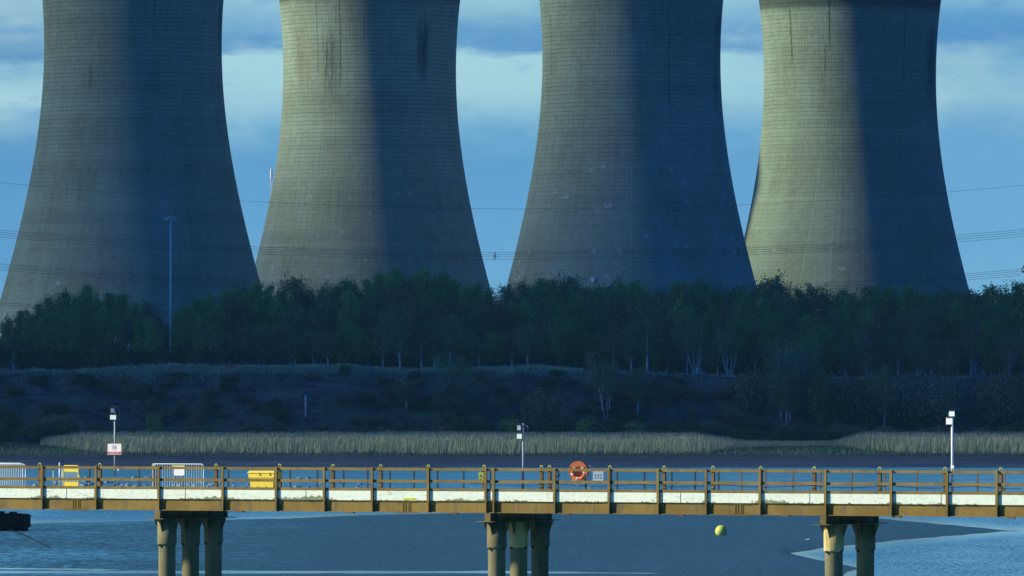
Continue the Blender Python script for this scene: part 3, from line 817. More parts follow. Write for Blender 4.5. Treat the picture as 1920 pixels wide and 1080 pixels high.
def plant(kind, px, Y, toppx=None, wpx=None, label='', cat='tree', group=None, zoff=0.0, h=None):
    x_ = PX(px, Y); z_ = float(ground_z(x_, Y)) - 0.25 + zoff
    src = rng.choice(PROTO[kind]) if kind != 'multi' else PROTO[kind][{1305: 0, 1367: 1, 1136: 2, 858: 3}[int(px)]]; hh = h if h else PZ(toppx, Y) - z_
    sc = hh / src['h']; sw = sc * rng.uniform(.92, 1.1)
    if wpx: sw = (wpx / F * Y) / {'sallow': 14, 'bush': 7, 'gbush': 6, 'tbush': 6}[kind]
    elif kind in ('poplar', 'birch', 'fresh', 'bare', 'multi'): sw = max(sw, 0.85)
    rz = rng.uniform(0, 6.28) if kind != 'multi' else rng.uniform(-.3, .3)
    if src.name in USED: o = dup_tree(src, (x_, Y, z_), rz, (sw, sw, sc))
    else:
        o = src; USED.add(src.name); o.location = (x_, Y, z_); o.rotation_euler = (0, 0, rz); o.scale = (sw, sw, sc)
    return tag(o, label, cat, group)


SKY = ([-60, 0, 20, 60, 100, 180, 240, 290, 320, 350, 400, 450, 490, 520, 560, 620, 680, 750, 790, 850, 900, 936, 970, 1010, 1060, 1100, 1170, 1220, 1300, 1360, 1410, 1430, 1480, 1560, 1650, 1700, 1760, 1830, 1860, 1890, 1920, 1990],
       [650, 636, 602, 572, 560, 548, 553, 580, 604, 570, 545, 535, 522, 530, 540, 528, 520, 512, 520, 532, 542, 560, 534, 530, 530, 534, 525, 545, 540, 538, 534, 530, 542, 550, 553, 548, 548, 550, 538, 548, 533, 530])
ZN = [(0, 330, 'left of the lighting mast'), (330, 480, 'just right of the lighting mast'), (480, 930, 'before the second tower'),
      (930, 1400, 'before the third tower'), (1400, 1830, 'before the rightmost tower'), (1830, 3000, 'at the right edge')]
KN = {'poplar': ('feathery green poplar', 'poplars'), 'fresh': ('bushy fresh green tree', 'green trees'), 'birch': ('dull green birch', 'birches'), 'bare': ('brownish budding tree', 'budding trees')}


def zone(px):
    for a, b_, n_ in ZN:
        if px < b_: return n_
    return ZN[-1][2]


def wood(px, Y, top, kind, row):
    if kind == 'bare' and px < 330: kind = 'fresh'
    n_, g_ = KN[kind]; zn = zone(px)
    plant(kind, px, Y, top, None, n_ + ', ' + row + ' row, ' + zn, 'tree', '%s in the %s row %s' % (g_, row, zn))


px = -30.0
while px < 1960:                                           # back row makes the skyline
    top = np.interp(px, *SKY) + rng.choice([-1, 1, 1]) * rng.uniform(0, 13)
    k = 'poplar' if px < 900 and rng.random() < .75 else rng.choice(['fresh', 'birch', 'poplar', 'fresh'])
    wood(px, 1975 + rng.uniform(-12, 14), top, k, 'back'); px += rng.uniform(17, 27)
px = -10.0
while px < 1960:
    if not 300 < px < 335:
        top = np.interp(px, *SKY) + rng.uniform(18, 50)
        wood(px, 1938 + rng.uniform(-10, 10), top, rng.choice(['fresh', 'birch', 'bare', 'poplar', 'birch']), 'middle')
    px += rng.uniform(23, 36)
px = 395.0
while px < 1960:
    top = np.interp(px, *SKY) + rng.uniform(55, 100)
    wood(px, 1903 + rng.uniform(-8, 10), min(top, 640), rng.choice(['birch', 'bare', 'birch', 'fresh']), 'front'); px += rng.uniform(24, 40)
for i, (px_, tp, wp) in enumerate(((-10, 636, 90), (60, 640, 100), (130, 648, 95), (205, 640, 110), (268, 652, 80), (335, 640, 70), (385, 648, 80), (455, 645, 80), (520, 652, 70))):
    plant('bush', px_, 1892 + (i % 3) * 4, tp, wp, 'dark rounded shrub below the wood, %s' % ['at the left edge', 'second from the left edge', 'third from the left edge', 'left of the lighting mast, fourth along', 'just left of the lighting mast',
          'right below the lighting mast', 'second to the right of the lighting mast', 'third to the right of the lighting mast', 'furthest right of the row'][i], 'shrub', 'dark shrubs below the wood')
for px_ in range(560, 1940, 52):
    p_ = px_ + rng.uniform(-14, 14)
    plant('bush', p_, 1912 + rng.uniform(-4, 8), 655 + rng.uniform(-18, 10), 70, 'low dark undergrowth bush between the trunks, ' + zone(p_), 'shrub', 'undergrowth between the trunks ' + zone(p_))
# trees and shrubs on the bank
plant('multi', 1305, 1888, 600, None, 'birch with several bright white stems spreading at the edge of the wood', 'tree')
plant('multi', 1367, 1886, 615, None, 'leaning white birch stems right of the many-stemmed birch', 'tree')
plant('multi', 1136, 1852, 662, None, 'white-stemmed birch growing alone on the dark slope', 'tree')
plant('birch', 1214, 1893, 566, None, 'birch with the brightest straight white trunk, before the third tower', 'tree')
plant('birch', 1195, 1856, 690, None, 'thin birch right of the white-stemmed birch on the slope', 'tree')
plant('multi', 858, 1858, 664, None, 'olive green tree growing on the bank below the second tower', 'tree')
plant('sallow', 858, 1856, 690, 120, 'broad olive green bush around the tree on the bank below the second tower', 'shrub')
plant('birch', 762, 1860, 712, None, 'small sparse tree on the bank left of the olive green one', 'tree')
plant('gbush', 290, 1836, 776, 46, 'small round bright green bush beside the reeds on the left', 'shrub')
for a in ((1010, 1850, 722, 90, 'tbush', 'grey-brown bush halfway up the slope below the third tower'), (1480, 1856, 640, 130, 'sallow', 'tall greyish willow shrub on the bank below the rightmost tower'),
          (1490, 1866, 636, 60, 'gbush', 'fresh green bush topping the willow shrub on the right bank'), (1730, 1852, 690, 190, 'sallow', 'large dome-shaped willow shrub on the right bank'),
          (1600, 1850, 700, 110, 'tbush', 'dusky twiggy bush between the two willow shrubs'), (1550, 1846, 690, 80, 'bush', 'dark bush between the tall willow shrub and the twiggy bush'),
          (1880, 1852, 700, 110, 'tbush', 'broad brown twiggy bush low on the bank, just inside the right edge'), (1420, 1858, 690, 90, 'tbush', 'brown bush left of the tall willow shrub'),
          (10, 1842, 757, 75, 'bush', 'dark bush at the foot of the bank, at the left edge'), (65, 1836, 788, 75, 'bush', 'dark green bush behind the left end of the reeds'),
          (105, 1840, 778, 70, 'tbush', 'grey twiggy bush between two dark bushes at the left'), (130, 1838, 784, 50, 'bush', 'dark bush right of the grey twiggy bush at the left'),
          (-20, 1825, 790, 80, 'bush', 'low dark bush cut by the left edge, above the marsh grass')):
    plant(a[4], a[0], a[1], a[2], a[3], a[5], 'shrub')
plant('birch', 1475, 1850, 705, None, 'slender pale stem in front of the tall willow shrub', 'tree'); plant('birch', 1530, 1851, 700, None, 'slender pale stem left of the twiggy bush on the right bank', 'tree')
plant('birch', 1658, 1848, 690, None, 'slender pale stem at the left side of the dome-shaped willow', 'tree')
for i in range(46):                                        # low thicket along the foot of the bank
    p_ = 170 + i * 39 + rng.uniform(-10, 10)
    if 265 < p_ < 312: continue
    big = 850 < p_ < 1340
    kd = rng.choice(['bush', 'gbush', 'bush'] if big else ['bush', 'bush', 'tbush'])
    lb = {'bush': 'low dark thicket bush', 'gbush': 'low green thicket bush', 'tbush': 'low brown thicket bush'}[kd]
    wh = 'behind the left part of the reeds' if p_ < 850 else 'behind the middle of the reeds' if p_ < 1340 else 'behind the marsh on the right'
    plant(kd, p_, 1838 + rng.uniform(0, 4), (785 if big else 798) + rng.uniform(-6, 6), 56, lb + ' ' + wh, 'shrub', lb + 'es ' + wh)
for i in range(95):                                        # scrub on the slope itself
    p_ = rng.uniform(-20, 1400); Y_ = rng.uniform(1850, 1874)
    kd = rng.choice(['tbush', 'bush', 'tbush'])
    wh = 'below the leftmost tower' if p_ < 480 else 'below the second tower' if p_ < 930 else 'below the third tower'
    lb = {'bush': 'dark scrub bush', 'tbush': 'leafless brown scrub bush'}[kd]
    plant(kd, p_, Y_, None, rng.uniform(30, 60), lb + ' on the steep bank ' + wh, 'shrub', lb + 'es on the bank ' + wh, h=rng.uniform(1.4, 3.6))
for i in range(44):                                        # growth spilling down the right half of the bank
    p_ = rng.uniform(1120, 1960); Y_ = rng.uniform(1849, 1876)
    kd = rng.choice(['birch', 'bare', 'bush', 'tbush', 'sallow', 'bare', 'birch'])
    lb = {'birch': 'slim pale-stemmed young tree', 'bare': 'thin brownish young tree', 'bush': 'dark green bush', 'tbush': 'brown twiggy bush', 'sallow': 'dull grey-green willow bush'}[kd]
    wh = 'on the bank below the right side of the third tower' if p_ < 1400 else 'on the bank below the rightmost tower' if p_ < 1830 else 'on the bank at the right edge'
    if p_ < 1400 and kd in ('birch', 'bare', 'sallow'): kd = 'tbush'; lb = 'brown twiggy bush'
    is_tree = kd in ('birch', 'bare')
    plant(kd, p_, Y_, None, None if is_tree else rng.uniform(50, 110), lb + ' ' + wh, 'tree' if is_tree else 'shrub', lb + ' group ' + wh, h=rng.uniform(7, 11) if is_tree else rng.uniform(1.5, 3) if p_ < 1400 else rng.uniform(3, 6.5))
for lst in PROTO.values():
    for o in lst:
        if 'h' in o: del o['h']
        if o.name not in USED:
            for c_ in list(o.children): bpy.data.objects.remove(c_)
            bpy.data.objects.remove(o)


# reeds and grass
def blades(name, X, Y, Z, h, w, m, seed, lean=.18):
    r = np.random.RandomState(seed); n = len(X)
    a = r.uniform(0, math.pi, n); dx, dy = np.cos(a) * w, np.sin(a) * w
    lx, ly = r.normal(0, lean, n) * h + .08 * h, r.normal(0, lean, n) * h
    v = np.stack([np.stack([X - dx, Y - dy, Z], 1), np.stack([X + dx, Y + dy, Z], 1),
                  np.stack([X + lx + dx * .5, Y + ly + dy * .5, Z + h], 1), np.stack([X + lx - dx * .5, Y + ly - dy * .5, Z + h], 1)], 1).reshape(-1, 3)
    return tag(mesh_np(name, v, np.arange(n * 4).reshape(-1, 4), m), kind='stuff')


r = np.random.RandomState(77)
n = 130000
X = r.uniform(-118, 125, n); Y = 1786 + 46 * r.uniform(0, 1, n) ** .8
pxx = 960 + X / Y * F
front = np.interp(pxx, [60, 90, 140, 220, 1000, 1250, 1330, 1400, 1560, 1600, 1680, 1760, 2100], [1834, 1822, 1806, 1790, 1787, 1788, 1792, 1816, 1822, 1812, 1794, 1789, 1788]) + (fbm(X / 22, X * 0 + 2, 61) - .47) * 5
keep = (Y > front) & (pxx > 75)
X, Y, pxx, front = X[keep], Y[keep], pxx[keep], front[keep]
hh = 2.9 * np.clip(.35 + (Y - front) / 8, 0, 1) * r.uniform(.80, 1.10, len(X)) * (.86 + .28 * fbm(X / 9, Y / 5, 62)) * np.interp(pxx, [75, 150, 1300, 1400, 1560, 1620], [.55, 1, 1, .36, .36, 1])
blades('reeds', X, Y, ground_z(X, Y) - .1, hh, .03, L_REED, 5, .035)
n = 26000
X = r.uniform(-125, 130, n); Y = r.uniform(1872, 1900, n)
k = (fbm(X / 6, Y / 6, 71) > .42) & ((X < 18) | (r.uniform(0, 1, n) < .25))
X, Y = X[k], Y[k]
blades('grass', X, Y, ground_z(X, Y) - .05, r.uniform(.3, .9, len(X)), .07, L_GRASS, 6)
n = 14000
X = r.uniform(-125, 130, n); Y = r.uniform(1783, 1822, n); pxx = 960 + X / Y * F
k = (pxx < 150) | ((pxx > 1270) & (pxx < 1640) & (r.uniform(0, 1, n) < .9)) | (Y < 1789)
X, Y = X[k], Y[k]
blades('marsh_grass', X, Y, ground_z(X, Y) - .05, r.uniform(.25, .7, len(X)), .07, L_GRASS2, 8)
n = 9000
X = r.uniform(-125, 130, n); Y = r.uniform(1846, 1874, n); k = (fbm(X / 7, Y / 4, 73) > .52) & (X < 10)
X, Y = X[k], Y[k]
blades('bank_grass', X, Y, ground_z(X, Y) - .05, r.uniform(.3, .8, len(X)), .05, L_GRASS2, 9)

# stones lying in the shallows
b = MB(); rr = random.Random(5)
for i in range(150):
    px_ = rr.choice([rr.uniform(60, 700), rr.uniform(60, 420)]); py_ = rr.uniform(896, 918); Y_ = HC * F / (py_ - HY); cx = PX(px_, Y_); s = rr.uniform(.18, .5)
    vs = []
    for i_ in range(4):
        ph = -.5 + 2.0 * i_ / 3
        for j in range(7):
            a = 6.283 * j / 7; q = s * rr.uniform(.75, 1.15)
            vs.append((cx + q * 1.4 * math.cos(ph) * math.cos(a), Y_ + q * math.cos(ph) * math.sin(a), q * .8 * math.sin(ph) + .05))
    b.add(vs, [(i_ * 7 + j, i_ * 7 + (j + 1) % 7, (i_ + 1) * 7 + (j + 1) % 7, (i_ + 1) * 7 + j) for i_ in range(3) for j in range(7)] + [tuple(range(21, 28))])
tag(b.build('stones', simple('wet_stone', (0.16, 0.25, 0.30), .5, .3, 2)), kind='stuff')

# ---------------------------------------------------------------- the jetty
TH = R(29.0); CT, ST = math.cos(TH), math.sin(TH); PY0 = 350.0


def T(px, s=0.0):                                          # picture column -> distance along the jetty
    X = (px - 960.0) / F
    return (X * (PY0 + s * CT) - s * ST) / (CT + X * ST)


def DY(t_, s=0.0): return PY0 - t_ * ST + s * CT
def JZ(py, t_, s=0.0): return HC + (HY - py) / F * DY(t_, s)
def JP(t_, s, z_=0.0): return (t_ * CT + s * ST, DY(t_, s), z_)
def jthing(name, t_, s, z_, label, cat, group=None, rz=0.0):
    return tag(empty(name, JP(t_, s, z_), -TH + rz), label, cat, group)


jetty = tag(empty('jetty', (0, PY0, 0), -TH), 'long rusty brown steel jetty on round piles crossing the foreground', 'jetty')
T0, T1 = -48.0, 42.0
ZB, ZG, ZD, ZK = 9.95, 10.45, 10.72, 10.87
ZT = 11.86
gird = MB(); gird.box(T0, T1, .17, .19, ZB + .03, ZG - .03)
gird.box(T0, T1, .07, .30, ZB, ZB + .03); gird.box(T0, T1, .125, .30, ZG - .03, ZG)
girder = gird.build('girder', M_STEEL, jetty)
gird = MB(); gird.box(T0, T1, 4.0, 4.02, ZB + .03, ZG - .03); gird.box(T0, T1, 3.8, 4.2, ZB, ZB + .03); gird.box(T0, T1, 3.8, 4.45, ZG - .03, ZG)
girder2 = gird.build('girder', M_STEELD, jetty)
MB().box(T0, T1, .303, 4.18, ZG + .002, ZD).build('deck', M_DECK, jetty)
MB().box(T0, T1, .10, .30, ZG + .002, ZK).build('kerb', M_KERB, jetty)
MB().box(T0, T1, 4.183, 4.40, ZG + .002, ZK).build('kerb', M_KERB, jetty)
posts = [-140, -35, 78, 179, 297, 417, 517, 607, 697, 802, 910, 925, 1039, 1141, 1233, 1323, 1424, 1547, 1670, 1775, 1868, 1975, 2070]


def rail_set(s0, s1, dz, toe=True):
    rail = []
    b = MB(); b.box(T0, T1, s0, s0 + .03, ZT - .11 + dz, ZT + dz); b.box(T0, T1, s0 + .032, s0 + .11, ZT - .03 + dz, ZT + dz); r1 = b
    b = MB(); b.box(T0, T1, s0, s0 + .03, 11.23 + dz, 11.35 + dz); b.box(T0, T1, s0 + .032, s0 + .10, 11.24 + dz, 11.27 + dz); r2 = b
    return r1, r2


r1, r2 = rail_set(.09, .4, 0)
frail = r1.build('top_rail', M_STEEL, jetty); fmid = r2.build('mid_rail', M_STEEL, jetty)
MB().box(T0, T1, .092, .125, ZK + .002, ZK + .115).build('toe_board', M_STEEL, jetty)
r1, r2 = rail_set(4.25, 4.3, -.05)
brail = r1.build('top_rail', M_STEELD, jetty); r2.build('mid_rail', M_STEELD, jetty)
MB().box(T0, T1, 4.26, 4.285, ZK + .002, ZK + .06).build('toe_board', M_STEELD, jetty)
for p in posts:
    tt = T(p)
    b = MB(); b.box(tt - .055, tt + .055, 0, .018, ZG + .004, ZT + .02); b.box(tt - .006, tt + .006, .018, .06, ZG + .004, ZT + .02)
    b.box(tt - .05, tt + .055, .06, .07, ZG + .004, ZT + .02)
    for z0, z1 in ((ZT - .12, ZT), (11.22, 11.35), (ZK - .02, ZK + .12)): b.box(tt - .03, tt + .05, .0705, .089, z0, z1)
    b.build('post', M_STEEL, jetty)
    b = MB(); b.box(tt - .012, tt + .012, .0285, .169, ZB + .032, ZG - .032); b.box(tt - .035, tt + .035, 0, .028, ZB, ZG - .002); b.build('stiffener', M_STEEL, girder)
    b = MB(); tb = T(p + 105 - 8 * (p - 78) / 1790.0, 4.15)
    b.box(tb - .065, tb + .065, 4.30, 4.42, ZG + .004, ZT - .04); bp = b.build('post', M_STEELD, jetty)
    b = MB(); b.tube([(tb - .07, 4.35, ZT - .02), (tb - .05, 4.35, ZT + .06), (tb, 4.35, ZT + .09), (tb + .05, 4.35, ZT + .06), (tb + .07, 4.35, ZT - .02)], .022, 6); b.build('hoop', M_YEL2, bp)
thin = [84, 100, 169, 262, 345, 429, 545, 596, 645, 690, 732, 777, 821, 870, 920, 980, 1047, 1099, 1158, 1209, 1260, 1304, 1348, 1391, 1436, 1487, 1539, 1598, 1660, 1720, 1778, 1833, 1884]
for p in thin:
    tt = T(p, 4.25); b = MB(); b.box(tt - .03, tt + .03, 4.20, 4.24, ZK, ZT - .1); b.build('baluster', M_BLACK if p < 1380 else M_STEELD, jetty)
for p in (-380, 143, 762, 1385, 2005):                           # bolted splices in the girder
    tt = T(p, .17); b = MB(); b.box(tt - .22, tt + .22, .152, .169, ZB + .04, ZG - .04)
    b.box(tt - .55, tt + .55, .08, .30, ZB - .018, ZB - .001)
    for k in range(6):
        z_ = ZB + .06 + k * .07
        for dx in (-.15, -.03, .12): b.box(tt + dx - .02, tt + dx + .02, .115, .1515, z_, z_ + .035)
    for k in range(12):
        dx = -.5 + k * .09
        b.box(tt + dx - .018, tt + dx + .018, .085, .11, ZB + .031, ZB + .06); b.box(tt + dx - .018, tt + dx + .018, .128, .15, ZG - .065, ZG - .031)
        b.box(tt + dx - .018, tt + dx + .018, .085, .11, ZB - .05, ZB - .019)
    b.build('splice_plate', M_STEEL, girder)
for p in (448, 655, 850, 1060, 1275, 1472, 1680, 1893):
    tt = T(p, .1); MB().box(tt - .18, tt + .18, .08, .3, ZB - .05, ZB - .002).build('lug', M_STEELD, girder)
MB().box(T(757, .1), T(780, .1), .086, .098, ZG + .03, ZG + .12).build('yellow_strip', M_YEL2, jetty)
b = MB(); rr = random.Random(9)
for i in range(420):                                       # moss and grit lying along the girder flange
    tt = rr.uniform(-26, 25)
    if fbm(np.array(tt / 1.6), np.array(.5), 13) < .5: continue
    s_ = rr.uniform(.02, .055); b.add([(tt - s_, .08, ZG + .001), (tt + s_, .08, ZG + .001), (tt, .099, ZG + .001), (tt, .09, ZG + s_ * 1.2)], [(0, 1, 3), (1, 2, 3), (2, 0, 3)])
mo = b.build('moss', simple('moss', (.20, .22, .10), .9, .3, 9), jetty); mo['kind'] = 'stuff'


def pile_group(p, slist, L, creams=()):
    tt = T(p, 0)
    c_ = MB(); c_.box(tt - .14, tt + .14, 0, L, 9.60, ZB - .019)
    for k in range(5): c_.box(tt - .19, tt + .19, .3 + k * (L - .6) / 4 - .01, .3 + k * (L - .6) / 4 + .01, 9.602, ZB - .02)
    cap = c_.build('pile_cap', M_CAP, jetty)
    MB().box(tt - .42, tt + .42, -.22, L + .2, 9.565, 9.598).build('base_plate', M_CAP, cap)
    for i, s in enumerate(slist):
        b = MB(); b.lathe([(.375, -4), (.375, 8.52)], 28, tt, s); pl = b.build('pile', M_PILE, jetty, True)
        b = MB(); b.lathe([(.375, 8.44), (.42, 8.44), (.425, 8.50), (.425, 9.563), (.30, 9.563)], 28, tt, s)
        b.build('sleeve', M_CREAM if i in creams else M_PILE, pl, True)
        for k in range(4):
            b = MB(); a = math.pi / 4 * 0 + k * math.pi / 2 + TH * 0; ca, sa = math.cos(a), math.sin(a); q = .012
            o_ = [(.42, 8.98), (.66, 9.562), (.42, 9.562)]
            vs = [(tt + ca * r_ - sa * e_, s + sa * r_ + ca * e_, z_) for e_ in (-q, q) for r_, z_ in o_]
            b.add(vs, [(0, 1, 2), (5, 4, 3), (0, 3, 4, 1), (1, 4, 5, 2), (2, 5, 3, 0)])
            b.build('gusset', M_CAP, pl)
        b = MB()
        for k in range(3):
            a = -1.9 + k * 1.6; cx, cy = tt + .44 * math.cos(a), s + .44 * math.sin(a); b.box(cx - .04, cx + .04, cy - .04, cy + .04, 8.38, 8.47)
        b.build('clamp_lug', M_BLACK, pl)


pile_group(295, (.82, 2.8, 4.75), 5.75)
pile_group(914, (.82, 2.75, 4.65), 5.5, (1,))
pile_group(1543, (1.0, 3.95), 4.95, (0,))
pile_group(-330, (.82, 2.8, 4.75), 5.75); pile_group(2180, (.82, 2.8, 4.75), 5.75)

# cable slung along the inner railing
b = MB(); pts = []
for i in range(60):
    p = 880 + i * 17.5; q = math.sin(i * .9) * .5 + .5
    tt = T(p, 4.1); pts.append((tt, 4.17, 11.17 - .10 * abs(math.sin(i * .35)) * (1 if i % 9 else .2)))
b.tube(pts, .016, 5); cb = b.build('cable', M_BLACK); cb.location = (0, PY0, 0); cb.rotation_euler = (0, 0, -TH)
tag(cb, 'thin dark cable slung below the mid rail along the right half of the jetty', 'cable')
b = MB(); rr = random.Random(2)
for p, w0 in ((1752, .5), (1640, .35), (1630, .3), (1862, .3), (990, .28), (1390, .3)):
    tt = T(p, 4.1)
    b.tube([(tt - w0, 4.15, 11.12), (tt - w0 * .3, 4.14, 11.18), (tt + w0 * .4, 4.14, 11.14), (tt + w0, 4.15, 11.19)], [.012, .03, .028, .01], 6)


# ---------------------------------------------------------------- things on the jetty
def light_pole(px_, ytop, s, boxes, label, pm, pr, flip=1):
    tt = T(px_, s); root = jthing('floodlight_pole', tt, s, ZD, label, 'light pole', 'floodlight poles along the jetty')
    h = JZ(ytop, tt, s) - ZD
    MB().tube([(0, 0, 0), (0, 0, h)], pr, 10).build('pole', pm, root, True)
    MB().box(-.12, .12, -.12, .12, 0, .03).build('foot_plate', pm, root)
    for (x0, x1, y0, y1, yaw, m_) in boxes:
        k = DY(tt, s) / F; cx = ((x0 + x1) / 2 - px_) * k; w = (x1 - x0) * k; z1 = JZ(y0, tt, s) - ZD; z0 = JZ(y1, tt, s) - ZD
        f_ = MB(); c_, s_ = math.cos(yaw), math.sin(yaw)
        def rot(x_, y_): return (cx + x_ * c_ - y_ * s_, x_ * s_ + y_ * c_ - .10)
        q = [(-w / 2, -.06), (w / 2, -.06), (w * .3, .12), (-w * .3, .12)]
        zz = [(z0, z1), (z0, z1), (z0 + .06, z1 - .05), (z0 + .06, z1 - .05)]
        vs = [(*rot(*p), z_[0]) for p, z_ in zip(q, zz)] + [(*rot(*p), z_[1]) for p, z_ in zip(q, zz)]
        f_.add(vs, [(3, 2, 1, 0), (4, 5, 6, 7), (0, 1, 5, 4), (1, 2, 6, 5), (2, 3, 7, 6), (3, 0, 4, 7)])
        fl = f_.build('floodlight', M_BLACK if m_ is M_GALV else m_, root)
        g_ = MB(); e = .012
        vs = [(*rot(-w / 2 + e, -.075), z0 + e), (*rot(w / 2 - e, -.075), z0 + e), (*rot(w / 2 - e, -.075), z1 - .03), (*rot(-w / 2 + e, -.075), z1 - .03),
              (*rot(-w / 2 + e, -.062), z0 + e), (*rot(w / 2 - e, -.062), z0 + e), (*rot(w / 2 - e, -.062), z1 - .03), (*rot(-w / 2 + e, -.062), z1 - .03)]
        g_.add(vs, [(0, 1, 2, 3), (7, 6, 5, 4), (0, 4, 5, 1), (1, 5, 6, 2), (2, 6, 7, 3), (3, 7, 4, 0)]); g_.build('lens', m_ if m_ is M_WHITE else M_GALV, fl)
        h_ = MB(); vs = [(*rot(-w / 2 - .01, -.10), z1 + .0), (*rot(w / 2 + .01, -.10), z1), (*rot(w / 2, .02), z1 + .03), (*rot(-w / 2, .02), z1 + .03),
                         (*rot(-w / 2 - .01, -.10), z1 + .015), (*rot(w / 2 + .01, -.10), z1 + .015), (*rot(w / 2, .02), z1 + .045), (*rot(-w / 2, .02), z1 + .045)]
        h_.add(vs, [(3, 2, 1, 0), (4, 5, 6, 7), (0, 1, 5, 4), (1, 2, 6, 5), (2, 3, 7, 6), (3, 0, 4, 7)]); h_.build('hood', M_BLACK, fl)
        b_ = MB(); b_.tube([(0, 0, z0 - .04), (cx + .05, -.02, z0 - .02), (cx + .05, .0, (z0 + z1) / 2)], .014, 6); b_.build('bracket', M_GREY, fl)
    b_ = MB(); b_.tube([(.02 * flip, .02, h - .02), (.22 * flip, .03, h - .15), (.2 * flip, .03, h - .4), (.03 * flip, .02, h - .6)], .008, 5); b_.build('cable_loop', M_GREY, root)
    return root


light_pole(215.5, 762, 4.6, [(209, 217, 764, 774, .5, M_GALV), (209, 223, 777, 787, 0, M_GALV)], 'thin grey floodlight pole on the left with the speed sign on it', M_GREY, .04)
light_pole(981, 794, 4.6, [(971, 979, 796, 807, .3, M_GALV), (971, 983, 812, 823, 0, M_GALV)], 'grey floodlight pole near the middle of the jetty, two lamps', M_GREY, .043)
lp = light_pole(1785.5, 769, 4.6, [(1782, 1795, 770, 781, -.1, M_GALV), (1776, 1790, 783, 796, 0, M_WHITE)], 'bright white floodlight pole near the right end of the jetty', M_WHITE, .055, -1)
b = MB(); h0 = JZ(878, T(1785, 4.6), 4.6) - ZD; b.box(-.02, .13, -.12, -.06, h0, h0 + .12); b.tube([(.1, -.09, h0), (.14, -.09, h0 - .25), (.02, -.05, h0 - .4)], .012, 5); b.build('junction_box', M_WHITE, lp)


def text_mesh(name, body, size, m, parent, loc, ext=.002):
    cu = bpy.data.curves.new(name, 'FONT'); cu.body = body; cu.size = size; cu.align_x = 'CENTER'; cu.align_y = 'CENTER'; cu.extrude = ext
    tmp = bpy.data.objects.new(name, cu); COL.objects.link(tmp)
    bpy.context.view_layer.update()
    me = bpy.data.meshes.new_from_object(tmp.evaluated_get(bpy.context.evaluated_depsgraph_get()))
    bpy.data.objects.remove(tmp)
    me.materials.clear(); me.materials.append(m)
    o = bpy.data.objects.new(name, me); link(o, parent); o.rotation_euler = (R(90), 0, 0); o.location = loc
    return o


# speed sign, wired flat against the pole, facing the camera side
ts = T(215, 4.55); zs = JZ(842, ts, 4.55); k_ = DY(ts, 4.5) / F
sg = jthing('speed_sign', ts, 4.54, zs, 'white board with a 10 in a red circle over a red Speed Limit strip', 'sign', rz=TH * .1)
w, h = 26 * k_, 20 * k_; w /= math.cos(TH * .9)
MB().box(-w / 2, w / 2, -.01, .01, -h / 2, h / 2).build('panel', M_WHITE, sg)
MB().box(-w / 2 + .02, w / 2 - .02, -.014, -.0105, -h / 2 + .015, -h / 2 + .12).build('red_strip', M_RED, sg)
b = MB(); n_ = 32
for r0, r1 in ((.104, .120),):
    vs = [(r_ * math.cos(6.2832 * i / n_), y_, .065 + r_ * math.sin(6.2832 * i / n_)) for y_ in (-.014, -.0105) for r_ in (r0, r1) for i in range(n_)]
    fs = []
    for i in range(n_):
        j = (i + 1) % n_; fs += [(i, j, n_ + j, n_ + i), (2 * n_ + i, 3 * n_ + i, 3 * n_ + j, 2 * n_ + j), (n_ + i, n_ + j, 3 * n_ + j, 3 * n_ + i)]
    b.add(vs, fs)
b.build('red_circle', M_RED, sg)
text_mesh('number', '10', .165, M_INK, sg, (0, -.014, .065)); text_mesh('caption', 'Speed Limit', .10, M_WHITE, sg, (0, -.017, -h / 2 + .068))
b = MB()
b.box(-w / 2 - .012, -w / 2 - .0005, -.016, .012, -h / 2 - .012, h / 2 + .012); b.box(w / 2 + .0005, w / 2 + .012, -.016, .012, -h / 2 - .012, h / 2 + .012)
b.box(-w / 2, w / 2, -.016, .012, h / 2 + .0005, h / 2 + .012); b.box(-w / 2, w / 2, -.016, .012, -h / 2 - .012, -h / 2 - .0005); b.build('edge_frame', simple('faded_red', (.55, .25, .22), .6), sg)


def barrier(tt, s, L, label, rz=0.0, h=1.13, gap=None, z0=ZD):
    root = jthing('crowd_barrier', tt, s, z0, label, 'barrier', 'crowd control barriers on the jetty', rz)
    b = MB(); zb, zt, c_ = .18, h, .13; r_ = .021
    pts = []
    for cx, cz, a0 in ((L / 2 - c_, zt - c_, 0), (-L / 2 + c_, zt - c_, 90), (-L / 2 + c_, zb + c_, 180), (L / 2 - c_, zb + c_, 270)):
        for k in range(5): a = R(a0 + 22.5 * k); pts.append((cx + c_ * math.cos(a), 0, cz + c_ * math.sin(a)))
    pts.append(pts[0]); b.tube(pts, r_, 8); b.build('frame', M_GALV, root, True)
    n_ = int(L / .118)
    for k in range(1, n_):
        x_ = -L / 2 + L * k / n_
        MB().tube([(x_, 0, zb), (x_, 0, zt)], .013, 6).build('bar', M_GALV, root)
    for sx in (-.36, .36):
        b = MB(); b.tube([(sx * L, -.28, 0), (sx * L, -.22, .05), (sx * L, 0, .17), (sx * L, .22, .05), (sx * L, .28, 0)], .018, 6); b.build('foot', M_GALV, root, True)
    return root


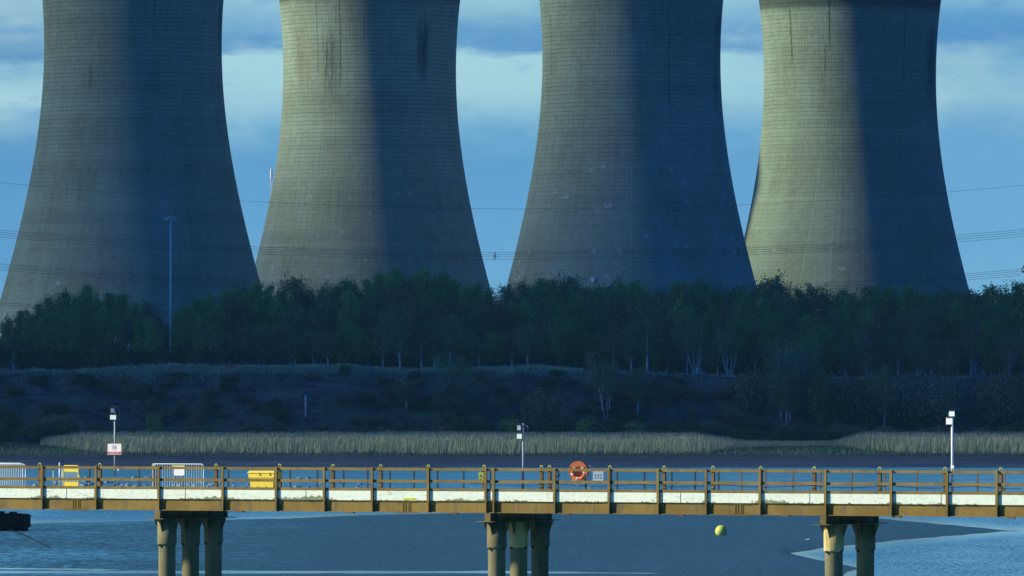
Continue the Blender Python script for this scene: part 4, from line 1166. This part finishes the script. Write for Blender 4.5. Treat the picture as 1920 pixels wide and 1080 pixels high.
s_b = 1.3
ta, tb_ = T(287, s_b), T(382, s_b)
bar = barrier((ta + tb_) / 2, s_b, tb_ - ta, 'white tubular crowd barrier carrying a small white notice', 0, JZ(870, (ta + tb_) / 2, s_b) - ZD)
zc = JZ(885.5, T(336, s_b), s_b) - ZD; xo = T(336, s_b) - (ta + tb_) / 2
b = MB(); nt = jthing('barrier_notice', T(336, s_b - .04), s_b - .04, ZD + zc, 'small white notice with faint red lettering, hung on the crowd barrier', 'notice')
MB().box(-.27, .27, -.008, .008, -.14, .14).build('panel', M_WHITE, nt)
text_mesh('caption', 'CAUTION', .075, M_RED, nt, (0, -.010, .02)) if False else text_mesh('lettering', '- - - - - -', .09, simple('faded_lettering', (.75, .45, .42), .7), nt, (0, -.0105, 0))
yb = jthing('yellow_tag', T(335, s_b - .03), s_b - .04, ZD + zc + .25, 'narrow pale yellow strip fixed above the white notice on the barrier', 'tag')
MB().box(-.31, .31, -.008, .008, -.05, .05).build('strip', simple('pale_yellow', (.72, .66, .28), .6), yb)
ta, tb_ = T(-52, s_b), T(43, s_b)
barrier((ta + tb_) / 2, s_b, tb_ - ta, 'white tubular crowd barrier cut off by the left edge, nearer of two', 0, JZ(868.5, (ta + tb_) / 2, s_b) - ZD)
ta, tb_ = T(-46, 2.2), T(48, 2.2)
barrier((ta + tb_) / 2, 2.2, tb_ - ta, 'crowd barrier at the left edge standing behind another barrier', 0, JZ(870, (ta + tb_) / 2, 2.2) - ZD)
# plain uprights left of the yellow gate
for i, (p, yt, r_) in enumerate(((112, 867, .036), (117, 878, .024), (100, 881, .018))):
    tt = T(p, 1.5); o = jthing('upright_post', tt, 1.5, ZD, ['tallest white upright tube, just left of the yellow gate', 'shorter white tube between the tall one and the yellow gate', 'thin white tube left of the tall white one'][i], 'post')
    hh_ = JZ(yt, tt, 1.5) - ZD
    MB().tube([(0, 0, 0), (0, 0, hh_)], r_, 8).build('tube', M_GALV, o, True); MB().box(-.09, .09, -.12, .12, 0, .025).build('base', M_GALV, o)
    if i == 0: MB().tube([(-.08, 0, .12), (.26, 0, .12)], .014, 6).build('brace', M_GALV, o)
# yellow gate
tg0, tg1 = T(120, 1.5), T(147, 1.5); wg = tg1 - tg0
gt = jthing('yellow_gate', (tg0 + tg1) / 2, 1.5, ZD, 'yellow safety gate with solid top and bottom panels and an open mesh middle', 'gate')
hg = JZ(873, tg0, 1.5) - ZD; b = MB(); c_ = .06; pts = []
for cx, cz, a0 in ((wg / 2 - c_, hg - c_, 0), (-wg / 2 + c_, hg - c_, 90), (-wg / 2 + c_, .12 + c_, 180), (wg / 2 - c_, .12 + c_, 270)):
    for k in range(4): a = R(a0 + 30 * k); pts.append((cx + c_ * math.cos(a), 0, cz + c_ * math.sin(a)))
pts.append(pts[0]); b.tube(pts, .022, 8); b.build('frame', M_YEL, gt, True)
MB().box(-wg / 2 + .01, wg / 2 - .01, -.012, .012, hg - .27, hg - .02).build('top_panel', M_YEL, gt)
MB().box(-wg / 2 + .01, wg / 2 - .01, -.012, .012, .14, .44).build('bottom_panel', M_YEL, gt)
b = MB()
for k in range(8): z_ = .48 + k * (hg - .78) / 7; b.box(-wg / 2, wg / 2, -.004, .004, z_, z_ + .008)
for k in range(7): x_ = -wg / 2 + wg * (k + .5) / 7; b.box(x_ - .003, x_ + .003, -.0085, -.0045, .44, hg - .27)
b.build('mesh', M_GALV, gt); MB().box(wg / 2 + .02, wg / 2 + .08, -.03, .03, .66, .72).build('latch', M_YEL, gt)
# grit bin
s_ = 1.35; t0_, t1_ = T(464.5, s_), T(513, s_); wb = t1_ - t0_
gb = jthing('grit_bin', (t0_ + t1_) / 2, s_ + .37, ZD, 'large yellow grit bin with a lid, standing behind the railing', 'bin')
zt_ = JZ(883, t0_, s_) - ZD; b = MB(); q = .05
def ring(w_, d_, z_): return [(-w_, -d_, z_), (w_, -d_, z_), (w_, d_, z_), (-w_, d_, z_)]
vs = ring(wb / 2 - .09, .26, .04) + ring(wb / 2 - .05, .30, zt_ - .30) + ring(wb / 2 - .01, .33, zt_ - .29) + ring(wb / 2 - .01, .33, zt_ - .10)
b.add(vs, [(3, 2, 1, 0)] + [(i * 4 + j, i * 4 + (j + 1) % 4, (i + 1) * 4 + (j + 1) % 4, (i + 1) * 4 + j) for i in range(3) for j in range(4)] + [(12, 13, 14, 15)])
for x_ in (-.25, .2): b.box(x_ - .015, x_ + .015, -.315, -.29, .06, .3)
b.build('body', M_YEL, gb)
b = MB(); vs = ring(wb / 2 + .02, .36, zt_ - .098) + ring(wb / 2 + .02, .36, zt_ - .05) + ring(wb / 2 - .03, .28, zt_ + .01)
b.add(vs, [(3, 2, 1, 0)] + [(i * 4 + j, i * 4 + (j + 1) % 4, (i + 1) * 4 + (j + 1) % 4, (i + 1) * 4 + j) for i in range(2) for j in range(4)] + [(8, 9, 10, 11)])
b.build('lid', M_YEL, gb)
for x_ in (-.1, .42): MB().box(x_ - .02, x_ + .02, -.385, -.362, zt_ - .17, zt_ - .06).build('latch', M_YEL2, gb)
# lifebuoy and its housing
s_ = 4.0; tl = T(1085, s_); zl = JZ(883.2, tl, s_)
lh = jthing('lifebuoy_housing', tl, s_, zl, 'round faded orange lifebuoy housing with a hooded top, on the far railing', 'lifebuoy housing', rz=TH * .4)
n_ = 40; R0 = .425
vs, fs = [], []
prof = [(.0, .10), (R0 - .02, .10), (R0, .08), (R0, -.10), (R0 - .035, -.10), (R0 - .05, .06), (.0, .06)]
for r_, y_ in prof:
    for i in range(n_): a = 6.2832 * i / n_; vs.append((r_ * math.cos(a), y_, r_ * math.sin(a)))
for k in range(len(prof) - 1):
    for i in range(n_): fs.append((k * n_ + i, k * n_ + (i + 1) % n_, (k + 1) * n_ + (i + 1) % n_, (k + 1) * n_ + i))
MB().add(vs, fs).build('shell', M_ORANGED, lh, True)
b = MB(); vs = []; m_ = 20; z_c = .16
for y_ in (-.118, -.101):
    for i in range(m_ + 1):
        x_ = -1 + 2 * i / m_; zc_ = z_c + .03 * (1 - x_ * x_) ; xr = math.sqrt(R0 ** 2 - z_c ** 2) * x_
        vs.append((xr, y_, zc_)); vs.append((xr, y_, max(zc_ + .002, math.sqrt(max(0, R0 ** 2 - xr ** 2)))))
fs = []
o2 = 2 * (m_ + 1)
for i in range(m_): fs += [(2 * i, 2 * i + 2, 2 * i + 3, 2 * i + 1), (o2 + 2 * i + 1, o2 + 2 * i + 3, o2 + 2 * i + 2, o2 + 2 * i), (2 * i, o2 + 2 * i, o2 + 2 * i + 2, 2 * i + 2)]
b.add(vs, fs); b.build('hood', M_ORANGED, lh)
MB().box(-.28, -.25, -.02, .02, -.46, -.3).box(-.30, .3, .1, .14, -.46, -.42).build('bracket', M_WHITE, lh)
lb = jthing('lifebuoy', tl, s_, zl, 'bright orange lifebuoy ring with white bands and a grab rope inside the round housing', 'lifebuoy', rz=TH * .4)
vs, fs = [], []; nR, nr, Rm, rm = 40, 12, .285, .075
for i in range(nR):
    a = 6.2832 * i / nR
    for j in range(nr): q = 6.2832 * j / nr; rr_ = Rm + rm * math.cos(q); vs.append((rr_ * math.cos(a), -.045 + rm * .8 * math.sin(q), rr_ * math.sin(a) - .05))
for i in range(nR):
    for j in range(nr): fs.append((i * nr + j, i * nr + (j + 1) % nr, ((i + 1) % nR) * nr + (j + 1) % nr, ((i + 1) % nR) * nr + j))
MB().add(vs, fs).build('ring', M_ORANGE, lb, True)
for a0 in (-8, 48, 128, 196, 258):
    pts = []; b = MB(); seg = []
    for i in range(4):
        a = R(a0 - 8 + 16 * i / 3)
        for j in range(nr): q = 6.2832 * j / nr; rr_ = Rm + (rm + .006) * math.cos(q); seg.append((rr_ * math.cos(a), -.045 + (rm * .8 + .006) * math.sin(q), rr_ * math.sin(a) - .05))
    b.add(seg, [(i * nr + j, i * nr + (j + 1) % nr, (i + 1) * nr + (j + 1) % nr, (i + 1) * nr + j) for i in range(3) for j in range(nr)]); b.build('band', M_WHITE, lb, True)
b = MB(); b.tube([(Rm * 1.32 * math.cos(a) * (1 + .04 * math.sin(8 * a)), -.08, Rm * 1.32 * math.sin(a) * (1 + .06 * math.sin(6 * a)) - .05) for a in np.linspace(0, 2 * math.pi, 50)], .011, 5)
b.tube([(-.1, -.13, -.28), (-.12, -.14, -.5), (-.06, -.14, -.6), (0, -.14, -.62), (.05, -.14, -.55), (.06, -.13, -.3)], .011, 5)
b.tube([(.13, -.13, -.34), (.2, -.135, -.2), (.26, -.13, -.06)], .014, 5); b.build('grab_rope', M_ROPE, lb)
for xx in (.0, .12): MB().lathe([(.001, -.0), (.035, 0), (.035, .03), (.001, .03)], 12).build('reflector', M_WHITE, lh).matrix_local = Matrix.Translation((xx, .05, .02)) @ Matrix.Rotation(R(90), 4, 'X')
# notice board beside it
tn = T(1121.5, 4.1); zn = JZ(892.5, tn, 4.1); k_ = DY(tn, 4.1) / F
nb_ = jthing('notice_board', tn, 4.1, zn, 'pale blue-white board with six small symbols beside the lifebuoy', 'notice', rz=TH * .5)
wn, hn = 19.5 * k_ / math.cos(TH / 2), 17.5 * k_
MB().box(-wn / 2, wn / 2, -.01, .01, -hn / 2, hn / 2).build('panel', M_BLUEW, nb_)
for i in range(3):
    for j in range(2):
        b = MB(); cx, cz = (i - 1) * .125, .04 - j * .115
        b.box(cx - .04, cx + .04, -.014, -.0105, cz - .035, cz - .012) if (i + j) % 2 else b.box(cx - .036, cx + .01, -.014, -.0105, cz - .03, cz + .01)
        b.tube([(cx, -.0145, cz + .028), (cx, -.0105, cz + .028)], .016, 8); b.box(cx + .012, cx + .038, -.014, -.0105, cz - .008, cz + .02)
        b.build('symbol', M_INK, nb_)
tn = T(1107, 4.25); o = jthing('steel_stand', tn, 4.15, ZD, 'grey frame of two slim uprights between the lifebuoy and the notice board', 'frame')
hf = JZ(872, tn, 4.15) - ZD; b = MB(); b.box(-.06, -.03, -.02, .02, 0, hf); b.box(.03, .06, -.02, .02, 0, hf - .01); b.box(-.0298, .0298, -.015, .015, hf - .05, hf - .02); b.build('uprights', M_GREY, o)
MB().box(-.14, .14, -.05, .05, 0, .03).build('foot', M_GREY, o)
# hazard sign
tn = T(901.5, 4.1); o = jthing('hazard_sign', tn, 4.12, JZ(893, tn, 4.1), 'small yellow-green hazard sign with a black triangle, left of the middle piles', 'sign', rz=TH * .5)
MB().box(-.105, .105, -.008, .008, -.17, .17).build('panel', simple('hazard_yellow', (.50, .62, .06), .6, .05), o)
b = MB(); tri = [Vector((0, 0, .10)), Vector((-.085, 0, -.05)), Vector((.085, 0, -.05))]; ctr = sum(tri, Vector()) / 3
vs = [(p.x, y_, p.z) for y_ in (-.012, -.0085) for p in tri + [ctr + (p - ctr) * .62 for p in tri]]
b.add(vs, [(0, 1, 4, 3), (1, 2, 5, 4), (2, 0, 3, 5), (9, 10, 7, 6), (10, 11, 8, 7), (11, 9, 6, 8)]); b.box(-.008, .008, -.012, -.0085, -.02, .045); b.build('triangle', M_INK, o)
b = MB(); b.box(-.07, .07, -.012, -.0085, -.12, -.105); b.box(-.07, .05, -.012, -.0085, -.145, -.13); b.build('caption', M_INK, o)
tt = T(223.5, 4.2); o = jthing('rail_lamp', tt, 4.15, JZ(881, tt, 4.15), 'tiny round white lamp on the far railing right of the speed sign', 'lamp')
MB().lathe([(.001, -.05), (.04, -.03), (.05, 0), (.04, .03), (.001, .05)], 12).build('globe', M_WHITE, o, True); MB().box(-.012, .012, -.012, .1, -.1, -.052).build('bracket', M_GREY, o)
tt = T(1047, 4.2); o = jthing('cable_reel', tt, 4.1, JZ(888, tt, 4.1), 'dark coil of cable hung on a thin upright left of the lifebuoy', 'cable')
b = MB()
for r_ in (.10, .13, .16): b.tube([(r_ * math.cos(a), -.02 - r_ * .2, -.03 + .7 * r_ * math.sin(a)) for a in np.linspace(math.pi * .95, math.pi * 2.05, 14)], .018, 5)
b.build('coil', M_BLACK, o)

# ---------------------------------------------------------------- buoy, pontoon, gull
Yb = 862.0
bu = tag(empty('mooring_buoy', (PX(1352, Yb), Yb, 0.15)), 'round yellow-green mooring buoy stranded on the dark mud', 'buoy')
rb = 11.2 / F * Yb; zc = PZ(996, Yb) - 0.15
prof = [(rb * math.sin(a) + .001, zc - rb * math.cos(a)) for a in np.linspace(0, math.pi, 25)]
MB().lathe(prof, 32).build('float', M_BUOY, bu, True)
b = MB(); b.tube([(-.28, -.35, zc - rb * .78), (-.30, -.4, zc - rb * 1.15)], [.14, .09], 8); b.build('mooring_eye', M_BUOY, bu, True)
b = MB(); b.tube([(-.3, -.4, zc - rb * 1.1), (-.5, -1.5, .05), (-1.5, -4, .02), (-3, -8, -.05)], .04, 6); b.build('chain', M_BLACK, bu)

Yq = HC * F / (1000.5 - HY); k_ = Yq / F
pt = tag(empty('moored_pontoon', (PX(0, Yq), Yq, 0)), 'black ribbed pontoon moored below the jetty at the left edge', 'pontoon')
W0, W1 = -95 * k_, 54 * k_; h_ = PZ(965, Yq)
MB().box(W0 + 4 * k_, W1 - 4 * k_, -0.0, 3.4, -.6, h_ * .33).build('hull', M_SHADED, pt)
MB().box(W0, W1, -.15, 3.6, h_ * .332, h_).build('fender_wall', M_SHADED, pt)
b = MB()
for i in range(26):
    x_ = W0 + (W1 - W0) * i / 25; b.tube([(x_, -.17, h_ * .36), (x_, -.17, h_ * .97)], .06, 6)
b.build('rib', M_SHADED, pt)['kind'] = 'stuff'
b = MB(); rr = random.Random(3); x_ = W0
while x_ < W1 - .3:
    w_ = rr.uniform(.35, .8); h2 = rr.uniform(.12, .42) * (1 if x_ < W1 - 1.2 else .3); b.box(x_, min(x_ + w_, W1) - .002, 0, 3, h_ + .001, h_ + h2); x_ += w_
b.build('deck_load', M_SHADED, pt)
b = MB(); b.box(W1 + .002, W1 + .12, .1, 3.2, h_ * .88, h_ * .93); b.box(W1 + .002, W1 + .10, .1, 3.2, h_ * .40, h_ * .45); b.build('rubbing_strip', M_SHADED, pt)
Ye = HC * F / (1032.0 - HY)
p0, p1 = Vector((PX(17, Yq), Yq - .2, .45)), Vector((PX(92, Ye), Ye, .34))
b = MB(); b.tube([p0 + (p1 - p0) * u + Vector((0, 0, 0.25 * math.sin(math.pi * u) * (1 - u))) for u in np.linspace(0, 1, 20)], .045, 6)
tag(b.build('mooring_rope', M_SHADED), 'dark mooring rope trailing from the black pontoon down into the shallows', 'rope')

Yg = HC * F / (1017.0 - HY)
gu = MB(); gx_ = PX(1514, Yg)
path = [(-.26, .10), (-.18, .13), (-.06, .15), (.06, .16), (.13, .20), (.17, .26), (.22, .28), (.26, .27)]
gu.tube([(gx_ + x_, Yg, .13 + z_) for x_, z_ in path], [.012, .03, .05, .055, .04, .03, .032, .010], 10)
gu.tube([(gx_, Yg - .03, .22), (gx_, Yg - .03, .10)], .008, 5); gu.tube([(gx_ + .03, Yg + .03, .22), (gx_ + .03, Yg + .03, .10)], .008, 5)
tag(gu.build('gull', M_WHITE, smooth=True), 'tiny white gull standing on the mud right of the buoy', 'bird')
# ---------------------------------------------------------------- haze over the estuary
hz = MB().box(-15000, 15000, -1600, 17000, -6, 330).build('haze', None)
hm_ = bpy.data.materials.new('haze_air'); hm_.use_nodes = True; hn_ = hm_.node_tree; hn_.nodes.clear()
vo = hn_.nodes.new('ShaderNodeVolumePrincipled'); oo = hn_.nodes.new('ShaderNodeOutputMaterial'); hn_.links.new(vo.outputs[0], oo.inputs['Volume'])
vo.inputs['Color'].default_value = (0.17, 0.54, 0.92, 1); vo.inputs['Density'].default_value = 2.5e-5; vo.inputs['Anisotropy'].default_value = 0.0
hz.data.materials.append(hm_); tag(hz, kind='stuff')
print('objects', len(bpy.data.objects))
